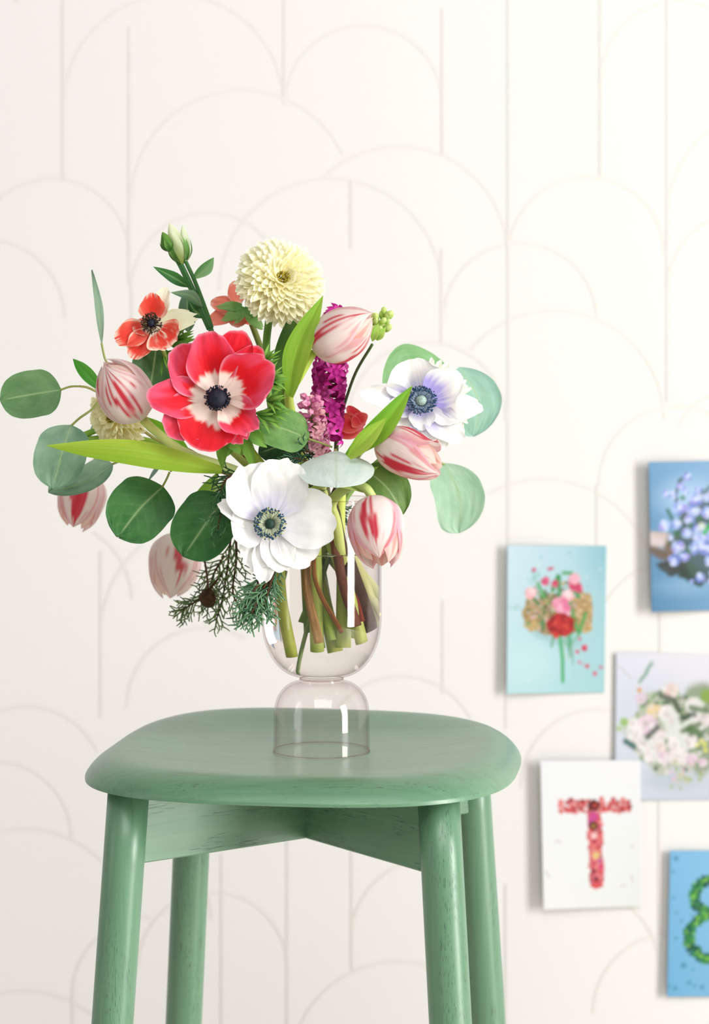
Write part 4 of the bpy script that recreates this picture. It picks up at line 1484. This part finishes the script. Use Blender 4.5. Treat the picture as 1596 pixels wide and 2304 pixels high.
ed = branch('eucalyptus branch with pale blurred leaves at the far right', W(830, 1000, 2.12))
stem(ed, [W(790, 1050, 2.10), W(860, 960, 2.14), W(930, 880, 2.17), W(1010, 850, 2.19)], [.0018, .0014, .0010], (140, 150, 90))
round_leaf(ed, (862, 880), (1012, 826), 84, 2.15, 2.18, (106, 156, 96), (140, 184, 130), seed=31, n=(0, 0, .2), side=[(0, 0), (.5, -.24), (1, 0)])
round_leaf(ed, (1034, 826), (1068, 984), 104, 2.20, 2.22, (138, 184, 164), (166, 206, 188), seed=32, side=[(0, 0), (.5, -.15), (1, 0)])
round_leaf(ed, (1000, 1042), (1034, 1202), 112, 2.21, 2.23, (150, 192, 160), (180, 214, 186), seed=33, side=[(0, 0), (.45, -.10), (1, 0)], petiole=[(970, 1030, 2.2), (900, 990, 2.15)])

ee = branch('eucalyptus branch with dark leaves behind the small red and cream anemone', W(420, 840, 2.10))
stem(ee, [W(470, 940, 2.08), W(430, 860, 2.1), W(410, 740, 2.12)], [.0018, .0014, .0010], (110, 110, 60))
round_leaf(ee, (352, 778), (338, 876), 98, 2.09, 2.08, (50, 92, 50), (84, 126, 76), seed=41, n=(.2, 0, 0))
round_leaf(ee, (424, 748), (420, 656), 40, 2.12, 2.13, (70, 104, 76), (100, 134, 100), seed=42, wf=WF_LEAF)


# ---- cypress sprigs ------------------------------------------------------------------------------
def sprig(label, paths, seed, cols, cone=None, wood=(96, 66, 44), dense=1.0, tipc=(150, 190, 150), name='cypress_sprig', size=1.0):
    """paths: main shoots [(x, y, d), ...]; forked scaly shoots fan out on both sides"""
    rn = random.Random(seed)
    t = thing(name, label, 'sprig', W(*paths[0][0]), 'cypress sprigs in the vase')
    mb = MB()

    def grow(p, dirv, L, depth):
        n = max(3, int(L / .0032))
        pts, q, dv = [p], p.copy(), dirv.copy()
        for i in range(n):
            dv = (dv + Vector((rn.uniform(-.14, .14), rn.uniform(-.10, .10), rn.uniform(-.14, .14) - .02))).normalized()
            q = q + dv * (L / n)
            pts.append(q.copy())
            if depth > 0 and i > 0:
                s = 1 if (i % 2) else -1
                a = s * math.radians(rn.uniform(28, 52))
                nd = Vector((dv.x * math.cos(a) - dv.z * math.sin(a), dv.y + rn.uniform(-.25, .25), dv.x * math.sin(a) + dv.z * math.cos(a)))
                if rn.random() < .92 * dense:
                    grow(q.copy(), nd.normalized(), L * rn.uniform(.32, .5) * (1 - .35 * i / n) + .002, depth - 1)
        r = (.00075 + .00022 * depth) * size
        V, F, U = tube(pts, [r, r * .95, r * .7], 4, max(3, n), smooth_path=False)
        c = lin(cols[rn.randrange(len(cols))])
        mb.add(V, F, mix(c, lin(tipc), np.clip(U[:, 1] * .55 - .1 * depth, 0, 1)), U)

    for pth in paths:
        P = catmull([W(*p) for p in pth], 10)
        stem(t, P, [.0016 * size, .0012 * size, .0008 * size], wood, 'twig', 6, 14, mat=M_BARK)
        for i in range(1, 11):
            dv = (P[i] - P[i - 1]).normalized()
            for s in (-1, 1):
                a = s * math.radians(rn.uniform(22, 50))
                nd = Vector((dv.x * math.cos(a) - dv.z * math.sin(a), rn.uniform(-.35, .35), dv.x * math.sin(a) + dv.z * math.cos(a)))
                grow(P[i].copy(), nd.normalized(), rn.uniform(.012, .024) * size * (1.15 - .4 * i / 10), 1)
        grow(P[-1].copy(), (P[-1] - P[-2]).normalized(), .016 * size, 1)
    mb.build('foliage', M_STEM, t, stuff=True)
    if cone:
        x, y, d, r = cone
        c = W(x, y, d)
        R_ = r * d / FPX
        V, C = [], []
        for j in range(15):
            th = math.pi * j / 14
            for i in range(20):
                a = 2 * math.pi * i / 20
                k = 1 + .16 * math.sin(j * 2.2 + i * 1.9) * math.sin(th) + rn.uniform(-.08, .08)
                V.append(tuple(c + Vector((math.sin(th) * math.cos(a) * R_ * k, math.sin(th) * math.sin(a) * R_ * k, math.cos(th) * R_ * 1.15 * k))))
                C.append(lin((84, 58, 42)) * rn.uniform(.5, 1.5))
        mk('cone', V, grid_faces(14, 20, True), M_BARK, t, C)
        stem(t, [c + Vector((0, 0, R_)), W(x - 2, y - 50, d), W(x - 10, y - 100, d)], .0011, (96, 62, 50), 'cone_stalk', 6, 10)
    return t


CG = [(46, 96, 58), (60, 112, 70), (38, 82, 48), (84, 130, 86)]
CO = [(120, 140, 76), (98, 124, 70), (134, 152, 94), (84, 108, 60)]
c1 = sprig('olive green cypress sprig with a brown cone hanging at the back left of the vase',
           [[(520, 1200, 2.12), (512, 1280, 2.13), (500, 1350, 2.13), (488, 1392, 2.13)], [(530, 1190, 2.10), (532, 1260, 2.12), (524, 1330, 2.12), (540, 1370, 2.12)],
            [(500, 1290, 2.13), (460, 1340, 2.13), (430, 1360, 2.13), (412, 1372, 2.13)], [(505, 1250, 2.14), (478, 1300, 2.14), (470, 1360, 2.14)]], 3, CO, (468, 1346, 2.11, 18), tipc=(136, 172, 112), size=.82)
c2 = sprig('blue green cypress sprig hanging in front of the vase below the white anemone',
           [[(640, 1260, 2.0), (610, 1296, 1.99), (590, 1330, 1.985), (566, 1382, 1.98)], [(600, 1285, 1.99), (572, 1330, 1.985), (552, 1370, 1.985)], [(618, 1280, 1.99), (604, 1330, 1.985), (592, 1372, 1.985)]], 8, CG)
c3 = sprig('dark cypress twigs in front of the round green leaf left of the white anemone',
           [[(560, 1085, 2.0), (520, 1110, 1.985), (500, 1150, 1.98), (490, 1190, 1.98)], [(540, 1060, 2.0), (508, 1080, 1.985), (496, 1110, 1.98)]], 12, [(30, 74, 36), (40, 88, 44), (52, 100, 52)], dense=.8, tipc=(70, 120, 70), size=.8)
c4 = sprig('dark cypress tips lying between the green leaf and the silvery leaf',
           [[(740, 1040, 2.03), (690, 1036, 2.01), (660, 1030, 2.0)], [(740, 1030, 2.03), (700, 1020, 2.01), (684, 1004, 2.0)]], 15, [(40, 80, 56), (52, 96, 66)], dense=.7, tipc=(80, 120, 90), size=.75)
c5 = sprig('small cypress tips seen through the glass under the vase rim',
           [[(745, 1130, 2.10), (770, 1150, 2.11), (778, 1172, 2.11)], [(640, 1105, 2.06), (690, 1110, 2.05), (706, 1100, 2.05)]], 19, [(60, 92, 66), (80, 110, 84)], dense=.7, tipc=(90, 130, 100), size=.7)

# ---- stems: from each flower through the vase mouth down into the water -----------------------------
MZ, GS = .236, (150, 176, 60)


def into_vase(parent, start, mouth, end, r, c, c2=None, mat=None, seg=10, name='stem', mids=()):
    """start: world points; mouth: (x, y) offsets in m at the rim; end: (x, y, z) in the vase"""
    pts = list(start) + [VP(mouth[0], mouth[1], MZ)] + [VP(*q) for q in mids] + [VP(*end)]
    return stem(parent, pts, r, c, name, seg, 36, mat=mat, c2=c2)


def vx(px):
    return (px - 724) / FPX * D0


def vz(py):
    return (1690 - py) / FPX * D0


into_vase(red, [W(490, 900, RD + .010), W(560, 1010, 2.03)], (-.034, -.026), (vx(664), -.022, vz(1464)), [.0036, .0045, .0056, .0056], (130, 160, 30), (190, 200, 80), mids=[(vx(636), -.03, vz(1300))])
into_vase(wa, [W(612, 1184, WD + .010), W(650, 1150, 2.01)], (-.008, -.034), (vx(716), -.004, vz(1452)), [.0030, .0042, .0056, .0056], (86, 130, 40), (190, 206, 100))
into_vase(la, [W(945, 915, LD + .014), W(880, 1010, 2.06)], (.022, .004), (vx(676), .006, vz(1512)), [.0024, .0024, .0018, .0016], (90, 120, 50), (150, 170, 110), mids=[(vx(700), .004, vz(1400))])
into_vase(sa, [W(348, 740, SD + .012), W(420, 900, 2.07), W(560, 1050, 2.06)], (-.020, .010), (vx(748), .012, vz(1455)), [.002, .003, .004, .0058], (120, 150, 50), (206, 214, 120))
into_vase(ca, [W(556, 700, BD + .004), W(600, 820, 2.10), W(650, 980, 2.09)], (-.016, .022), (vx(700), .020, vz(1420)), [.003, .0032, .003], (110, 120, 50), (120, 150, 60))
into_vase(ra, [W(826, 964, RD2 + .004), W(800, 1040, 2.08)], (.012, .022), (vx(770), .026, vz(1380)), [.002, .0024, .0024], (120, 110, 60), (140, 140, 70))
into_vase(mum, [W(606, 712, 2.06), W(600, 800, 2.07), W(618, 960, 2.07)], (-.022, .006), (vx(722), .006, vz(1448)), [.0038, .0036, .0040], (96, 150, 60), (130, 170, 60))
into_vase(mum2, [W(280, 945, 2.095), W(170, 990, 2.09), W(300, 985, 2.09), W(480, 1040, 2.07)], (-.030, .010), (vx(745), -.008, vz(1430)), [.003, .003, .003, .0034], (120, 170, 50), (160, 190, 80))
into_vase(mum3, [W(960, 915, 2.10), W(880, 1040, 2.10)], (.022, .016), (vx(690), .022, vz(1400)), [.003, .003, .003], (110, 150, 60), (130, 160, 60))
into_vase(T1, [W(322, 944, 2.0), W(352, 972, 2.0), W(420, 1020, 2.01), W(540, 1062, 2.03)], (-.012, -.006), (vx(850), .006, vz(1388)), [.0042, .0040, .0044, .0046, .005], (190, 210, 110), (226, 232, 170), mids=[(.020, .002, .170)])
into_vase(T2, [W(706, 790, 2.02), W(672, 850, 2.02), W(650, 895, 2.03), W(680, 1020, 2.05)], (-.004, .004), (vx(806), -.014, vz(1436)), [.0042, .0042, .0042, .005, .006], (176, 200, 70), (206, 220, 120), mids=[(vx(780), -.018, vz(1330))])
into_vase(T3, [W(850, 988, 2.0), W(815, 1000, 2.0), W(786, 1028, 2.02)], (.018, .0), (vx(764), .002, vz(1446)), [.0040, .0040, .0044, .006], (190, 206, 90), (200, 214, 110))
into_vase(T4, [W(838, 1118, 1.985), W(822, 1098, 1.985), W(790, 1092, 2.0)], (.010, -.030), (vx(786), .010, vz(1425)), [.0042, .0045, .005, .005], (196, 214, 130), (200, 214, 120), mids=[(vx(762), -.024, vz(1190))])
into_vase(T5, [W(402, 1198, 2.24), W(430, 1140, 2.2), W(520, 1085, 2.13), W(640, 1085, 2.10)], (-.014, .016), (vx(842), .016, vz(1370)), [.003, .0035, .004, .004], (180, 206, 110), (220, 228, 160))
into_vase(T6, [W(196, 1060, 2.25), W(250, 1020, 2.22), W(430, 1040, 2.12)], (-.034, .014), (vx(826), .018, vz(1392)), [.003, .0032, .0036, .004], (150, 180, 80), (200, 214, 130))
into_vase(H1, [W(732, 1000, 2.075)], (.004, .026), (vx(800), .020, vz(1410)), [.004, .0055, .0065], (130, 80, 90), (170, 190, 90))
into_vase(H2, [W(716, 1030, 2.02)], (.004, -.018), (vx(832), .010, vz(1402)), [.004, .0050, .0052], (190, 190, 110), (226, 230, 160), mids=[(.026, -.004, .180)])
into_vase(lz, [W(474, 740, 2.07), W(520, 880, 2.09), W(610, 1020, 2.08)], (-.012, .028), (vx(740), .028, vz(1400)), [.0026, .0028, .0028], (44, 96, 44), (90, 130, 50))
into_vase(sn, [W(758, 960, 2.085)], (.014, .014), (vx(780), .030, vz(1400)), [.0022, .0026, .0028], (60, 80, 40), (110, 110, 50))
BRN = (96, 66, 52)
into_vase(ea, [W(500, 1060, 2.05)], (-.014, -.022), (vx(720), -.030, vz(1432)), [.0025, .0040, .0042], (142, 100, 56), (186, 146, 92), mat=M_BARK, mids=[(vx(694), -.034, vz(1300))])
into_vase(eb, [W(540, 1080, 2.05)], (-.010, -.030), (vx(768), -.036, vz(1410)), [.0016, .0021, .0021], (186, 136, 56), (150, 92, 52), mat=M_BARK, mids=[(vx(712), -.040, vz(1290))])
into_vase(ec, [W(700, 1085, 2.04)], (.006, -.010), (vx(800), -.030, vz(1398)), [.002, .0042, .0046], BRN, (136, 84, 62), mat=M_BARK, mids=[(vx(766), -.026, vz(1290))])
into_vase(ed, [W(790, 1050, 2.10)], (.012, .002), (vx(826), -.008, vz(1412)), [.002, .0068, .0074], (70, 56, 48), (84, 62, 50), mat=M_BARK, mids=[(.020, -.012, .185)])
into_vase(ee, [W(470, 940, 2.08), W(560, 1040, 2.08)], (.0, .0), (vx(806), -.020, vz(1390)), [.002, .003, .0036], (90, 50, 30), (140, 62, 44), mat=M_BARK)
into_vase(c1, [W(530, 1195, 2.11), W(560, 1090, 2.09)], (-.026, .018), (vx(600), .006, vz(1372)), [.0016, .002, .0026], (110, 130, 50), (150, 180, 60))
into_vase(c2, [W(640, 1260, 2.0), W(672, 1150, 2.01)], (-.016, -.040), (vx(640), -.020, vz(1330)), [.0014, .0016, .0016], (100, 120, 60), (110, 130, 60))
